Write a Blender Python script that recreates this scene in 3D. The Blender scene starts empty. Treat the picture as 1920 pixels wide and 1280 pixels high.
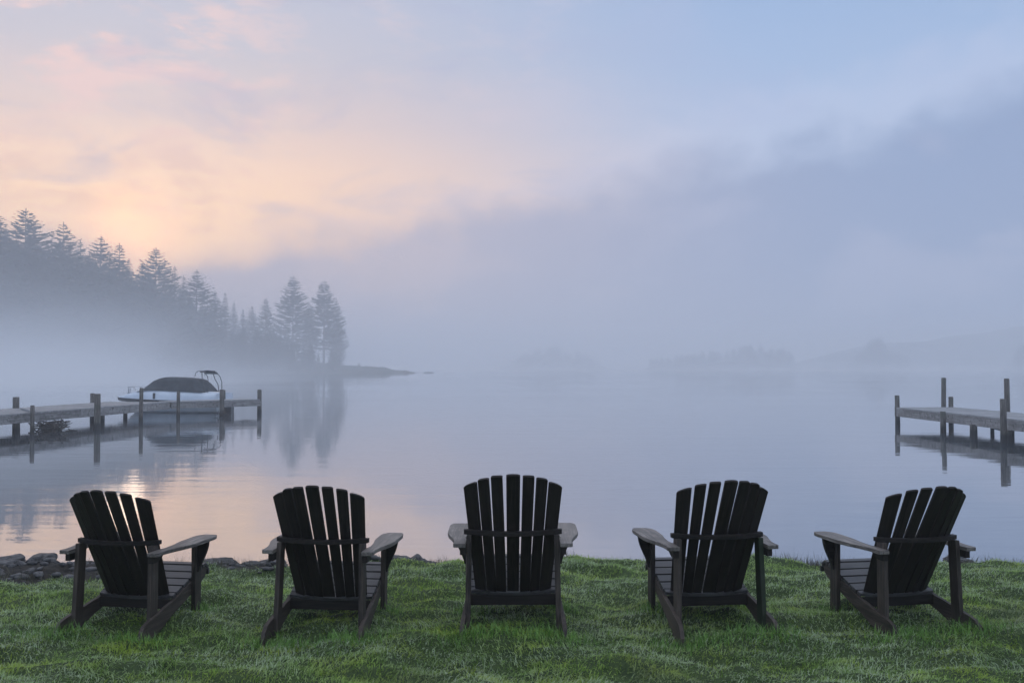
import bpy, bmesh, math, random
import numpy as np
from mathutils import Vector, Matrix, noise as mnoise

R = math.radians
scene = bpy.context.scene
col = scene.collection
random.seed(7)
rng = np.random.default_rng(11)

# ---------------------------------------------------------------- camera
EYE = 1.59            # lens above the lawn
WATER = -0.45         # lake level
F = 1867.0            # focal length in photograph pixels
HOR = 688.0
cam_d = bpy.data.cameras.new('camera')
cam_d.lens = 35.0
cam_d.sensor_width = 36.0
cam_d.clip_start = 0.1
cam_d.clip_end = 20000
cam = bpy.data.objects.new('camera', cam_d)
col.objects.link(cam)
cam.location = (0, 0, EYE)
cam.rotation_euler = (R(90 + 1.47), 0, 0)
scene.camera = cam

# ---------------------------------------------------------------- view
scene.view_settings.view_transform = 'Standard'
scene.view_settings.look = 'None'
scene.view_settings.exposure = 0.30
scene.view_settings.gamma = 1.0
scene.view_settings.use_curve_mapping = False

scene.cycles.volume_bounces = 6
scene.cycles.max_bounces = 12
scene.cycles.diffuse_bounces = 4
# ---------------------------------------------------------------- sun
SUN_AZ, SUN_EL = R(-21.5), R(7.0)
sd = bpy.data.lights.new('sun', 'SUN')
sd.energy = 0.004
sd.angle = R(2.6)
sd.color = (1.0, 0.80, 0.62)
so = bpy.data.objects.new('sun', sd)
col.objects.link(so)
sdir = Vector((math.sin(SUN_AZ) * math.cos(SUN_EL), math.cos(SUN_AZ) * math.cos(SUN_EL), math.sin(SUN_EL)))
so.rotation_euler = (-sdir).to_track_quat('-Z', 'Y').to_euler()
so.location = sdir * 50


# ---------------------------------------------------------------- node helper
class NT:
    def __init__(self, tree):
        self.t = tree
        self.n = tree.nodes
        self.l = tree.links

    def new(self, kind, **kw):
        nd = self.n.new(kind)
        for k, v in kw.items():
            setattr(nd, k, v)
        return nd

    def put(self, sock, v):
        if hasattr(v, 'is_output') or isinstance(v, bpy.types.NodeSocket):
            self.l.new(v, sock)
        elif v is not None:
            sock.default_value = v

    def m(self, op, a, b=None, c=None, clamp=False):
        nd = self.new('ShaderNodeMath', operation=op, use_clamp=clamp)
        self.put(nd.inputs[0], a)
        if b is not None: self.put(nd.inputs[1], b)
        if c is not None: self.put(nd.inputs[2], c)
        return nd.outputs[0]

    def ss(self, v, lo, hi, a=0.0, b=1.0):
        nd = self.new('ShaderNodeMapRange', interpolation_type='SMOOTHSTEP')
        self.put(nd.inputs[0], v); self.put(nd.inputs[1], lo); self.put(nd.inputs[2], hi)
        self.put(nd.inputs[3], a); self.put(nd.inputs[4], b)
        return nd.outputs[0]

    def mix(self, f, a, b, blend='MIX'):
        nd = self.new('ShaderNodeMix', data_type='RGBA', blend_type=blend)
        self.put(nd.inputs[0], f)
        for s, v in ((nd.inputs[6], a), (nd.inputs[7], b)):
            if isinstance(v, tuple): v = (v[0], v[1], v[2], 1.0)
            self.put(s, v)
        return nd.outputs[2]

    def ramp(self, f, stops, interp='LINEAR'):
        nd = self.new('ShaderNodeValToRGB')
        cr = nd.color_ramp
        cr.interpolation = interp
        while len(cr.elements) < len(stops): cr.elements.new(0.5)
        for e, (p, c) in zip(cr.elements, stops):
            e.position = p
            e.color = (c[0], c[1], c[2], 1.0)
        self.put(nd.inputs[0], f)
        return nd.outputs[0]

    def noise(self, vec, scale, detail=3.0, rough=0.5, dist=0.0, col_=False):
        nd = self.new('ShaderNodeTexNoise')
        self.put(nd.inputs['Vector'], vec)
        nd.inputs['Scale'].default_value = scale
        nd.inputs['Detail'].default_value = detail
        nd.inputs['Roughness'].default_value = rough
        nd.inputs['Distortion'].default_value = dist
        return nd.outputs['Color' if col_ else 'Fac']

    def mapping(self, vec, loc=(0, 0, 0), rot=(0, 0, 0), sc=(1, 1, 1)):
        nd = self.new('ShaderNodeMapping')
        self.put(nd.inputs[0], vec)
        nd.inputs[1].default_value = loc
        nd.inputs[2].default_value = rot
        nd.inputs[3].default_value = sc
        return nd.outputs[0]

    def xyz(self, x, y, z=0.0):
        nd = self.new('ShaderNodeCombineXYZ')
        for i, v in enumerate((x, y, z)): self.put(nd.inputs[i], v)
        return nd.outputs[0]


def S(r, g, b):
    """sRGB 0..255 -> linear"""
    return tuple(((c / 255) / 12.92 if c / 255 <= 0.04045 else ((c / 255 + 0.055) / 1.055) ** 2.4) for c in (r, g, b))


# ---------------------------------------------------------------- world: dawn sky
world = bpy.data.worlds.new('World')
scene.world = world
world.use_nodes = True
w = NT(world.node_tree)
w.n.clear()
tc = w.new('ShaderNodeTexCoord')
dirv = tc.outputs['Generated']
sep = w.new('ShaderNodeSeparateXYZ')
w.l.new(dirv, sep.inputs[0])
dx, dy, dz = sep.outputs
az = w.m('MULTIPLY', w.m('ARCTAN2', dx, dy), 180 / math.pi)          # degrees, + to the right of the lake axis
el = w.m('MULTIPLY', w.m('ARCSINE', dz), 180 / math.pi)
el = w.m('MAXIMUM', el, 0.0)
azr = w.m('ARCTAN2', dx, dy)
dist = w.m('MULTIPLY', w.m('ARCCOSINE', w.m('COSINE', w.m('SUBTRACT', azr, SUN_AZ))), 180 / math.pi)  # from the sunrise
eln = w.m('DIVIDE', el, 90.0)
e_ = lambda d: d / 90.0
warm = w.ramp(eln, [(0, (1.15, 0.66, 0.38)), (e_(4), (1.22, 0.68, 0.32)), (e_(7.5), (1.16, 0.67, 0.34)), (e_(10.5), (0.98, 0.62, 0.41)),
                    (e_(13.5), S(216, 190, 184)), (e_(17), S(186, 182, 194)), (e_(22), S(172, 180, 202)),
                    (e_(45), S(222, 226, 240)), (1, S(232, 238, 252))])
cool = w.ramp(eln, [(0, S(158, 172, 202)), (e_(8), S(170, 184, 214)), (e_(14), S(160, 182, 216)), (e_(20), S(142, 170, 210)),
                    (e_(45), S(204, 216, 240)), (1, S(232, 238, 252))])
wf = w.ss(dist, 8.0, 38.0, 1.0, 0.0)
base = w.mix(wf, cool, warm)
# a physical sky below the painted one keeps the far side of the dome honest
nish = w.new('ShaderNodeTexSky', sky_type='NISHITA')
nish.sun_disc = False
nish.sun_elevation = SUN_EL
nish.sun_rotation = SUN_AZ
nv = w.mix(1.0, nish.outputs[0], (0.12, 0.12, 0.12), 'MULTIPLY')
base = w.mix(0.08, base, nv)
# thin lit clouds drifting up from the left
cv = w.xyz(w.m('ADD', az, w.m('MULTIPLY', el, 0.9)), w.m('SUBTRACT', w.m('MULTIPLY', el, 2.6), w.m('MULTIPLY', az, 0.35)), 0.0)
c1 = w.noise(cv, 0.085, 6.0, 0.55, 0.7)
c2 = w.noise(w.mapping(cv, (31, 7, 3)), 0.36, 5.0, 0.62, 0.3)
cm = w.m('ADD', w.m('MULTIPLY', c1, 0.60), w.m('MULTIPLY', c2, 0.40))
cm = w.ss(cm, 0.47, 0.61)
cel = w.m('MULTIPLY', w.ss(el, 3.0, 10.0), w.ss(el, 26.0, 50.0, 1.0, 0.15))
clr = w.mix(wf, S(180, 188, 214), w.mix(w.ss(el, 8.0, 15.0), S(255, 208, 170), S(240, 204, 194)))
cfac = w.m('MULTIPLY', w.m('MULTIPLY', cm, w.m('MULTIPLY', cel, w.ss(w.m('ADD', az, w.m('MULTIPLY', el, 0.35)), -14.0, -5.0, 1.0, 0.3))), w.m('ADD', w.m('MULTIPLY', wf, 0.65), 0.22))
skyc = w.mix(cfac, base, clr)
# shaded lilac clouds
c3 = w.noise(w.mapping(cv, (-12, 40, 9)), 0.10, 5.0, 0.55, 0.5)
sh = w.m('MULTIPLY', w.ss(c3, 0.48, 0.68), w.m('MULTIPLY', cel, 0.45))
skyc = w.mix(sh, skyc, w.mix(wf, S(156, 174, 208), S(172, 172, 194)))
# glow where the sun stands behind the bank
gx = w.m('MULTIPLY', w.m('SUBTRACT', az, -21.1), 0.46)
gy = w.m('MULTIPLY', w.m('SUBTRACT', el, 6.8), 0.50)
g2 = w.m('ADD', w.m('MULTIPLY', gx, gx), w.m('MULTIPLY', gy, gy))
glow = w.m('POWER', 2.718, w.m('MULTIPLY', g2, -1.0))
skyc = w.mix(w.m('MULTIPLY', glow, 0.80), skyc, (2.5, 1.30, 0.52))
# rising fog bank, its top climbing away from the sunrise
fn = w.noise(w.xyz(az, w.m('MULTIPLY', el, 1.5), 3.0), 0.13, 6.0, 0.5, 0.35)
fn2 = w.noise(w.xyz(az, w.m('MULTIPLY', el, 1.3), 9.0), 0.42, 4.0, 0.5, 0.2)
top = w.m('ADD', w.m('MULTIPLY', w.m('MINIMUM', dist, 62.0), 0.19), 5.6)
top = w.m('ADD', top, w.m('MULTIPLY', w.m('SUBTRACT', fn, 0.5), 6.5))
top = w.m('ADD', top, w.m('MULTIPLY', w.m('SUBTRACT', fn2, 0.5), 2.4))
over = w.m('SUBTRACT', top, el)
bank = w.ss(over, -1.1, 2.3)
rim = w.m('MULTIPLY', w.ss(over, -3.2, -0.4), w.m('SUBTRACT', 1.0, bank))
skyc = w.mix(w.m('MULTIPLY', rim, 0.25), skyc, w.mix(wf, S(206, 206, 226), S(250, 214, 200)))
bcol = w.mix(w.ss(dist, 2.0, 46.0), S(190, 177, 186), S(128, 148, 184))
bl = w.noise(w.xyz(az, w.m('MULTIPLY', el, 1.6), 21.0), 0.10, 4.0, 0.5, 0.4)
bcol = w.mix(w.m('MULTIPLY', w.ss(bl, 0.44, 0.62), 0.8), bcol, w.mix(wf, S(160, 168, 196), S(208, 186, 186)))
skyc = w.mix(w.m('MULTIPLY', bank, 0.93), skyc, bcol)
bg = w.new('ShaderNodeBackground')
bg.inputs['Strength'].default_value = 1.0
w.l.new(skyc, bg.inputs['Color'])
wo = w.new('ShaderNodeOutputWorld')
w.l.new(bg.outputs[0], wo.inputs['Surface'])


# ---------------------------------------------------------------- object helpers
def tag(o, label=None, cat=None, group=None, kind=None):
    if label: o['label'] = label
    if cat: o['category'] = cat
    if group: o['group'] = group
    if kind: o['kind'] = kind
    return o


def link(name, me, mat=None, parent=None, matrix=None):
    o = bpy.data.objects.new(name, me)
    col.objects.link(o)
    if mat is not None and me is not None and not me.materials:
        me.materials.append(mat)
    if parent: o.parent = parent
    if matrix is not None: o.matrix_local = matrix
    return o


def empty(name, loc=(0, 0, 0), rz=0.0):
    o = bpy.data.objects.new(name, None)
    o.empty_display_size = 0.2
    col.objects.link(o)
    o.location = loc
    o.rotation_euler = (0, 0, rz)
    return o


def copy_tree(o, parent=None):
    c = o.copy()
    col.objects.link(c)
    c.parent = parent
    for ch in list(o.children):
        copy_tree(ch, c)
    return c


def mesh_np(name, verts, faces, smooth=False):
    """verts (N,3) and faces (M,k) with one k"""
    me = bpy.data.meshes.new(name)
    verts = np.asarray(verts, dtype=np.float32)
    faces = np.asarray(faces, dtype=np.int32)
    k = faces.shape[1]
    me.vertices.add(len(verts))
    me.vertices.foreach_set('co', verts.ravel())
    me.loops.add(faces.size)
    me.loops.foreach_set('vertex_index', faces.ravel())
    me.polygons.add(len(faces))
    me.polygons.foreach_set('loop_start', np.arange(0, faces.size, k, dtype=np.int32))
    if smooth:
        me.polygons.foreach_set('use_smooth', np.ones(len(faces), dtype=bool))
    me.update(calc_edges=True)
    return me


def board_mesh(name, outline, th, bev=0.003, z0=None):
    """outline: 2-D polygon (ccw), thickness th along local z, edges eased"""
    bm = bmesh.new()
    z0 = -th / 2 if z0 is None else z0
    lo = [bm.verts.new((x, y, z0)) for x, y in outline]
    hi = [bm.verts.new((x, y, z0 + th)) for x, y in outline]
    n = len(outline)
    bm.faces.new(lo[::-1]); bm.faces.new(hi)
    for i in range(n):
        bm.faces.new((lo[i], lo[(i + 1) % n], hi[(i + 1) % n], hi[i]))
    bmesh.ops.recalc_face_normals(bm, faces=bm.faces)
    if bev:
        bm.edges.ensure_lookup_table()
        es = [e for e in bm.edges if e.calc_face_angle(0) > R(35)]
        bmesh.ops.bevel(bm, geom=es, offset=bev, segments=2, profile=0.6, affect='EDGES')
    me = bpy.data.meshes.new(name)
    bm.to_mesh(me); bm.free()
    return me


def frame(origin, xa, ya):
    xa = Vector(xa).normalized()
    ya = Vector(ya)
    ya = (ya - xa * ya.dot(xa)).normalized()
    za = xa.cross(ya)
    m = Matrix((xa, ya, za)).transposed().to_4x4()
    m.translation = Vector(origin)
    return m


def tube_bm(bm, pts, r, seg=8, cap=True):
    pts = [Vector(p) for p in pts]
    rs = r if isinstance(r, (list, tuple)) else [r] * len(pts)
    rings = []
    up0 = Vector((0, 0, 1))
    for i, p in enumerate(pts):
        d = (pts[min(i + 1, len(pts) - 1)] - pts[max(i - 1, 0)]).normalized()
        a = d.cross(up0)
        if a.length < 1e-3: a = d.cross(Vector((1, 0, 0)))
        a.normalize()
        b = d.cross(a)
        rings.append([bm.verts.new(p + (a * math.cos(t) + b * math.sin(t)) * rs[i]) for t in [2 * math.pi * k / seg for k in range(seg)]])
    for q0, q1 in zip(rings, rings[1:]):
        for k in range(seg):
            f = bm.faces.new((q0[k], q0[(k + 1) % seg], q1[(k + 1) % seg], q1[k]))
            f.smooth = True
    if cap:
        bm.faces.new(rings[0][::-1]); bm.faces.new(rings[-1])


def bm_obj(name, bm, mat, parent=None, matrix=None):
    bmesh.ops.recalc_face_normals(bm, faces=bm.faces)
    me = bpy.data.meshes.new(name)
    bm.to_mesh(me); bm.free()
    return link(name, me, mat, parent, matrix)


def box_bm(bm, c, s, rz=0.0, jit=0.0):
    m = Matrix.Translation(c) @ Matrix.Rotation(rz, 4, 'Z') @ Matrix.Diagonal((s[0], s[1], s[2], 1))
    r = bmesh.ops.create_cube(bm, size=1.0, matrix=m)
    if jit:
        for v in r['verts']:
            v.co += Vector((random.uniform(-jit, jit), random.uniform(-jit, jit), random.uniform(-jit, jit)))
    return r['verts']


def at(px, D, py=None):
    """world x (and z) of a photograph column (and row) at depth D"""
    x = (px - 960) / F * D
    if py is None: return x
    return x, EYE - (py - HOR) * D / F


# ---------------------------------------------------------------- materials
def mat_new(name):
    m = bpy.data.materials.new(name)
    m.use_nodes = True
    t = NT(m.node_tree)
    b = t.n['Principled BSDF']
    return m, t, b


def wood_mat(name, dark, light, rough=0.55, grain=1.0, bump=0.35, blotch=None, spec=0.5):
    m, t, b = mat_new(name)
    tc = t.new('ShaderNodeTexCoord')
    oi = t.new('ShaderNodeObjectInfo')
    off = t.new('ShaderNodeVectorMath', operation='ADD')
    t.l.new(tc.outputs['Object'], off.inputs[0])
    sc = t.new('ShaderNodeVectorMath', operation='SCALE')
    t.put(sc.inputs[0], t.xyz(oi.outputs['Random'], oi.outputs['Random'], oi.outputs['Random']))
    sc.inputs['Scale'].default_value = 37.0
    t.l.new(sc.outputs[0], off.inputs[1])
    v = off.outputs[0]
    g1 = t.noise(t.mapping(v, sc=(3 * grain, 60 * grain, 60 * grain)), 1.0, 5, 0.6, 0.6)
    g2 = t.noise(t.mapping(v, sc=(9 * grain, 210 * grain, 210 * grain)), 1.0, 3, 0.6)
    pt = t.noise(v, 4.0, 4, 0.6)
    gg = t.m('ADD', t.m('MULTIPLY', g1, 0.6), t.m('MULTIPLY', g2, 0.4))
    c = t.mix(t.ss(gg, 0.41, 0.60), dark, light)
    c = t.mix(t.m('MULTIPLY', t.ss(pt, 0.35, 0.7), 0.6), c, tuple(0.45 * x for x in dark))
    c = t.mix(t.m('MULTIPLY', oi.outputs['Random'], 0.35), c, tuple(1.25 * x for x in light))
    if blotch:
        bl = t.noise(v, 9.0, 5, 0.65)
        c = t.mix(t.ss(bl, 0.52, 0.68), c, blotch)
    t.put(b.inputs['Base Color'], c)
    t.put(b.inputs['Roughness'], t.ss(gg, 0.3, 0.7, rough - 0.12, rough + 0.15))
    b.inputs['Specular IOR Level'].default_value = spec
    bp = t.new('ShaderNodeBump')
    bp.inputs['Strength'].default_value = bump
    bp.inputs['Distance'].default_value = 0.004
    t.put(bp.inputs['Height'], gg)
    t.l.new(bp.outputs[0], b.inputs['Normal'])
    return m


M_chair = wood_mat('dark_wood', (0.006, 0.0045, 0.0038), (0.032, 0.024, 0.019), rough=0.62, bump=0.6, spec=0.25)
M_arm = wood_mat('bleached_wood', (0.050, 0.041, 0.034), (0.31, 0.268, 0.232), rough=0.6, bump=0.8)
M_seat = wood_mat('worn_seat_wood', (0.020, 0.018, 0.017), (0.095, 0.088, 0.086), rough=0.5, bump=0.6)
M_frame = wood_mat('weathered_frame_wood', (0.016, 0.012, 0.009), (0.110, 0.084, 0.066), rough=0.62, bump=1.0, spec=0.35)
M_mossy = wood_mat('dark_wood_green_film', (0.012, 0.018, 0.008), (0.030, 0.045, 0.018), rough=0.6, bump=0.5, blotch=(0.02, 0.045, 0.012))
M_dock = wood_mat('weathered_dock_wood', (0.12, 0.112, 0.105), (0.34, 0.325, 0.31), rough=0.7, grain=0.25, bump=0.6, blotch=(0.075, 0.07, 0.065))
M_deck = wood_mat('dock_deck_wood', (0.20, 0.197, 0.197), (0.42, 0.415, 0.415), rough=0.6, grain=0.25, bump=0.5)


def post_mat():
    m, t, b = mat_new('piling_wood')
    g = t.new('ShaderNodeNewGeometry')
    sp = t.new('ShaderNodeSeparateXYZ')
    t.l.new(g.outputs['Position'], sp.inputs[0])
    n1 = t.noise(t.mapping(g.outputs['Position'], sc=(30, 30, 2.5)), 1.0, 4, 0.6)
    n2 = t.noise(g.outputs['Position'], 3.0, 3, 0.5)
    c = t.mix(t.ss(n1, 0.35, 0.7), (0.060, 0.050, 0.040), (0.20, 0.18, 0.155))
    c = t.mix(t.m('MULTIPLY', t.ss(n2, 0.5, 0.7), 0.6), c, (0.07, 0.08, 0.055))
    lvl = t.m('ADD', sp.outputs[2], t.m('MULTIPLY', t.m('SUBTRACT', n2, 0.5), 0.25))
    c = t.mix(t.ss(lvl, WATER + 0.12, WATER + 0.32, 1.0, 0.0), c, (0.018, 0.018, 0.015))
    t.put(b.inputs['Base Color'], c)
    b.inputs['Roughness'].default_value = 0.75
    bp = t.new('ShaderNodeBump')
    bp.inputs['Strength'].default_value = 0.6
    bp.inputs['Distance'].default_value = 0.02
    t.put(bp.inputs['Height'], n1)
    t.l.new(bp.outputs[0], b.inputs['Normal'])
    return m


M_post = post_mat()


def simple_mat(name, c1, c2, scale, rough=0.6, bump=0.3, bdist=0.02, metal=0.0, det=5):
    m, t, b = mat_new(name)
    tc = t.new('ShaderNodeTexCoord')
    n = t.noise(tc.outputs['Object'], scale, det, 0.6, 0.3)
    t.put(b.inputs['Base Color'], t.mix(t.ss(n, 0.3, 0.7), c1, c2))
    b.inputs['Roughness'].default_value = rough
    b.inputs['Metallic'].default_value = metal
    if bump:
        bp = t.new('ShaderNodeBump')
        bp.inputs['Strength'].default_value = bump
        bp.inputs['Distance'].default_value = bdist
        t.put(bp.inputs['Height'], n)
        t.l.new(bp.outputs[0], b.inputs['Normal'])
    return m


M_rock = simple_mat('wet_rock', (0.014, 0.013, 0.013), (0.13, 0.125, 0.122), 6.0, 0.55, 1.0, 0.05, det=10)
M_rockfar = simple_mat('shore_rock', (0.05, 0.05, 0.05), (0.16, 0.155, 0.15), 0.8, 0.8, 0.6, 0.2)
M_needle = simple_mat('conifer_needles', (0.020, 0.032, 0.018), (0.055, 0.075, 0.035), 0.5, 0.8, 0.0)
M_bark = simple_mat('conifer_bark', (0.05, 0.04, 0.032), (0.11, 0.09, 0.075), 2.0, 0.9, 0.5)
M_hill = simple_mat('wooded_ground', (0.022, 0.03, 0.018), (0.06, 0.06, 0.035), 0.15, 0.95, 0.3, 0.3)
M_farwood = simple_mat('far_woods', (0.022, 0.033, 0.020), (0.05, 0.065, 0.032), 0.05, 0.95, 0.4, 1.5)
M_gel = simple_mat('boat_gelcoat', (0.60, 0.66, 0.72), (0.72, 0.78, 0.84), 1.5, 0.2, 0.0)
M_lowhull = simple_mat('boat_lower_hull', (0.30, 0.34, 0.37), (0.42, 0.46, 0.49), 1.5, 0.35, 0.0)
M_dark = simple_mat('boat_dark_stripe', (0.02, 0.022, 0.025), (0.035, 0.036, 0.04), 2.0, 0.35, 0.0)
M_canvas = simple_mat('boat_canvas', (0.035, 0.042, 0.048), (0.065, 0.075, 0.083), 3.0, 0.85, 0.6, 0.05)
M_metal = simple_mat('boat_rail_metal', (0.35, 0.36, 0.38), (0.5, 0.51, 0.53), 3.0, 0.3, 0.0, metal=1.0)
M_darkmetal = simple_mat('boat_frame_tube', (0.05, 0.052, 0.056), (0.09, 0.092, 0.096), 3.0, 0.45, 0.0)
M_twig = simple_mat('dead_brush', (0.03, 0.025, 0.02), (0.07, 0.06, 0.05), 3.0, 0.9, 0.0)


# lake
def water_mat():
    m, t, b = mat_new('lake_surface')
    g = t.new('ShaderNodeNewGeometry')
    p = g.outputs['Position']
    b.inputs['Base Color'].default_value = (0.09, 0.105, 0.12, 1)
    b.inputs['IOR'].default_value = 1.5
    b.inputs['Specular IOR Level'].default_value = 0.5
    # long low swell, fine ripples in patches
    n1 = t.noise(t.mapping(p, rot=(0, 0, R(6)), sc=(0.22, 0.9, 1)), 1.0, 3, 0.5, 0.4)
    n2 = t.noise(t.mapping(p, rot=(0, 0, R(-5)), sc=(1.1, 4.2, 1)), 1.0, 2, 0.5, 0.3)
    pm = t.noise(t.mapping(p, sc=(0.05, 0.11, 1)), 1.0, 3, 0.5)
    pf = t.ss(pm, 0.42, 0.64, 0.12, 1.0)
    h = t.m('ADD', t.m('MULTIPLY', n1, 0.0062), t.m('MULTIPLY', t.m('MULTIPLY', n2, pf), 0.0028))
    bp = t.new('ShaderNodeBump')
    bp.inputs['Strength'].default_value = 1.0
    bp.inputs['Distance'].default_value = 1.0
    t.put(bp.inputs['Height'], h)
    t.l.new(bp.outputs[0], b.inputs['Normal'])
    rgh = t.ss(pm, 0.35, 0.65, 0.02, 0.06)
    t.put(b.inputs['Roughness'], rgh)
    gl = t.new('ShaderNodeBsdfGlossy')
    gl.inputs['Color'].default_value = (0.93, 0.95, 0.97, 1)
    t.put(gl.inputs['Roughness'], rgh)
    t.l.new(bp.outputs[0], gl.inputs['Normal'])
    mx = t.new('ShaderNodeMixShader')
    mx.inputs[0].default_value = 0.42
    t.l.new(b.outputs[0], mx.inputs[1]); t.l.new(gl.outputs[0], mx.inputs[2])
    t.l.new(mx.outputs[0], t.n['Material Output'].inputs['Surface'])
    return m


M_water = water_mat()


def grass_mats():
    m, t, b = mat_new('grass_blades')
    g = t.new('ShaderNodeNewGeometry')
    p = g.outputs['Position']
    a = t.new('ShaderNodeAttribute', attribute_name='rnd')
    n1 = t.noise(t.mapping(p, rot=(0, 0, R(20)), sc=(1.0, 1.5, 1)), 1.1, 4, 0.6, 0.4)
    n2 = t.noise(p, 3.1, 3, 0.6)
    n3 = t.noise(t.mapping(p, (7, 3, 0)), 0.7, 4, 0.6)
    c = t.mix(t.m('POWER', a.outputs['Fac'], 1.6), (0.16, 0.29, 0.040), (0.56, 0.76, 0.16))
    c = t.mix(t.m('MULTIPLY', t.ss(n2, 0.47, 0.62), 0.6), c, (0.50, 0.62, 0.08))
    # dew-silvered patches
    fine = t.noise(p, 60, 2, 0.5)
    dew = t.m('MULTIPLY', t.ss(n1, 0.36, 0.56), t.ss(t.m('ADD', t.m('MULTIPLY', a.outputs['Fac'], 0.7), t.m('MULTIPLY', fine, 0.5)), 0.42, 0.75))
    c = t.mix(dew, c, (0.60, 0.70, 0.46))
    c = t.mix(t.m('MULTIPLY', t.ss(n3, 0.56, 0.70), 0.5), c, (0.16, 0.15, 0.07))
    t.put(b.inputs['Base Color'], c)
    b.inputs['Roughness'].default_value = 0.5
    b.inputs['Specular IOR Level'].default_value = 0.5
    tr = t.new('ShaderNodeBsdfTranslucent')
    t.put(tr.inputs[0], c)
    mx = t.new('ShaderNodeMixShader')
    mx.inputs[0].default_value = 0.42
    t.l.new(b.outputs[0], mx.inputs[1]); t.l.new(tr.outputs[0], mx.inputs[2])
    t.l.new(mx.outputs[0], t.n['Material Output'].inputs['Surface'])
    m4, t, b = mat_new('fresh_grass')
    a = t.new('ShaderNodeAttribute', attribute_name='rnd')
    c = t.mix(a.outputs['Fac'], (0.07, 0.16, 0.022), (0.22, 0.42, 0.07))
    t.put(b.inputs['Base Color'], c)
    b.inputs['Roughness'].default_value = 0.5
    m2, t, b = mat_new('lawn_soil')
    g = t.new('ShaderNodeNewGeometry')
    n = t.noise(g.outputs['Position'], 14, 5, 0.65)
    at_e = t.new('ShaderNodeAttribute', attribute_name='earth')
    t.put(b.inputs['Base Color'], t.mix(at_e.outputs['Fac'], t.mix(t.ss(n, 0.3, 0.7), (0.022, 0.040, 0.008), (0.055, 0.09, 0.02)), t.mix(t.ss(n, 0.3, 0.7), (0.010, 0.008, 0.006), (0.040, 0.032, 0.025))))
    b.inputs['Roughness'].default_value = 0.95
    bp = t.new('ShaderNodeBump'); bp.inputs['Strength'].default_value = 0.8; bp.inputs['Distance'].default_value = 0.02
    t.put(bp.inputs['Height'], n); t.l.new(bp.outputs[0], b.inputs['Normal'])
    m3, t, b = mat_new('shore_weeds')
    a = t.new('ShaderNodeAttribute', attribute_name='rnd')
    t.put(b.inputs['Base Color'], t.mix(a.outputs['Fac'], (0.05, 0.06, 0.03), (0.13, 0.11, 0.07)))
    b.inputs['Roughness'].default_value = 0.7
    return m, m2, m3, m4


M_grass, M_soil, M_weed, M_fresh = grass_mats()


def volume_mat(name, density, color, g=0.3):
    m = bpy.data.materials.new(name)
    m.use_nodes = True
    t = NT(m.node_tree)
    t.n.clear()
    pv = t.new('ShaderNodeVolumePrincipled')
    pv.inputs['Color'].default_value = (*color, 1)
    pv.inputs['Density'].default_value = density
    pv.inputs['Anisotropy'].default_value = g
    o = t.new('ShaderNodeOutputMaterial')
    t.l.new(pv.outputs[0], o.inputs['Volume'])
    return m


# ================================================================ LARGE STRUCTURE
# ---- lawn
def fbm(x, y, s, o=3, z=0.0):
    return mnoise.fractal(Vector((x * s, y * s, z)), 1.0, 2.0, o)


def edge_y(x):
    return 8.25 + 0.10 * math.sin(x * 1.3 + 0.5) + 0.08 * fbm(x, 0, 1.7, 3, 5.0)


def grass_edge(x):
    k = min(max((-0.7 - x) / 0.9, 0), 1)
    return edge_y(x) - (0.42 + 0.12 * fbm(x, 3, 2.3, 2, 8.0)) * k * k * (3 - 2 * k) - 0.42 * min(max((-2.45 - x) / 0.8, 0), 1)


def lawn_z(x, y):
    z = 0.062 * fbm(x + 0.35 * y, y * 1.7, 1.15, 3, 1.0) + 0.042 * fbm(x, y * 1.4, 3.7, 2, 2.0)
    e = edge_y(x)
    lip = min(max((y - e + 0.6) / 0.5, 0), 1)
    z += lip * (0.045 * fbm(x, 0, 1.9, 3, 12.0) * 0.55 + 0.02)
    gk = min(max((y - grass_edge(x)) / 0.2, 0), 1)
    z += gk * (0.03 * fbm(x, y, 6.0, 3, 4.0) - 0.03)
    if y > e - 0.15:
        k = min((y - e + 0.15) / 0.95, 1.0)
        z -= 0.95 * k * k * (3 - 2 * k)
    return z


def grid_mesh(name, xs, ys, fz, smooth=True):
    nx, ny = len(xs), len(ys)
    v = np.array([(x, y, fz(x, y)) for y in ys for x in xs], dtype=np.float32)
    i = np.arange(nx - 1)
    f = np.concatenate([np.stack([j * nx + i, j * nx + i + 1, (j + 1) * nx + i + 1, (j + 1) * nx + i], 1) for j in range(ny - 1)])
    return mesh_np(name, v, f, smooth)


xs = list(np.concatenate([np.linspace(-60, -8.2, 14), np.linspace(-8, 8, 268), np.linspace(8.2, 60, 14)]))
ys = list(np.concatenate([np.linspace(-25, 3.4, 14), np.linspace(3.5, 9.6, 110)]))
lawn = link('lawn', grid_mesh('lawn', xs, ys, lawn_z), M_soil)
_co = np.empty(len(lawn.data.vertices) * 3, dtype=np.float32)
lawn.data.vertices.foreach_get('co', _co)
_co = _co.reshape(-1, 3)
_e = np.array([min(max((y - grass_edge(x) + 0.02) / 0.12, 0), 1) for x, y, z in _co], dtype=np.float32)
lawn.data.attributes.new('earth', 'FLOAT', 'POINT').data.foreach_set('value', _e)
tag(lawn, 'mown lakeside lawn sloping off at its bank', None, kind='structure')

# ---- lake
WR = 2300
me = mesh_np('lake_water', [(-WR, 8.0, WATER), (WR, 8.0, WATER), (WR, WR, WATER), (-WR, WR, WATER)], [(0, 1, 2, 3)])
tag(link('lake_water', me, M_water), 'still lake surface with faint ripples', None, kind='structure')

# ---- wooded shore with the point on the left
TIP = Vector((-33.0, 345.0))
SH = Vector((-74.0, -136.0)).normalized()          # shoreline running back towards the left bank
NRM = Vector((SH.y, -SH.x))                        # inland (to the left and beyond)
if NRM.x > 0: NRM = -NRM


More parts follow.
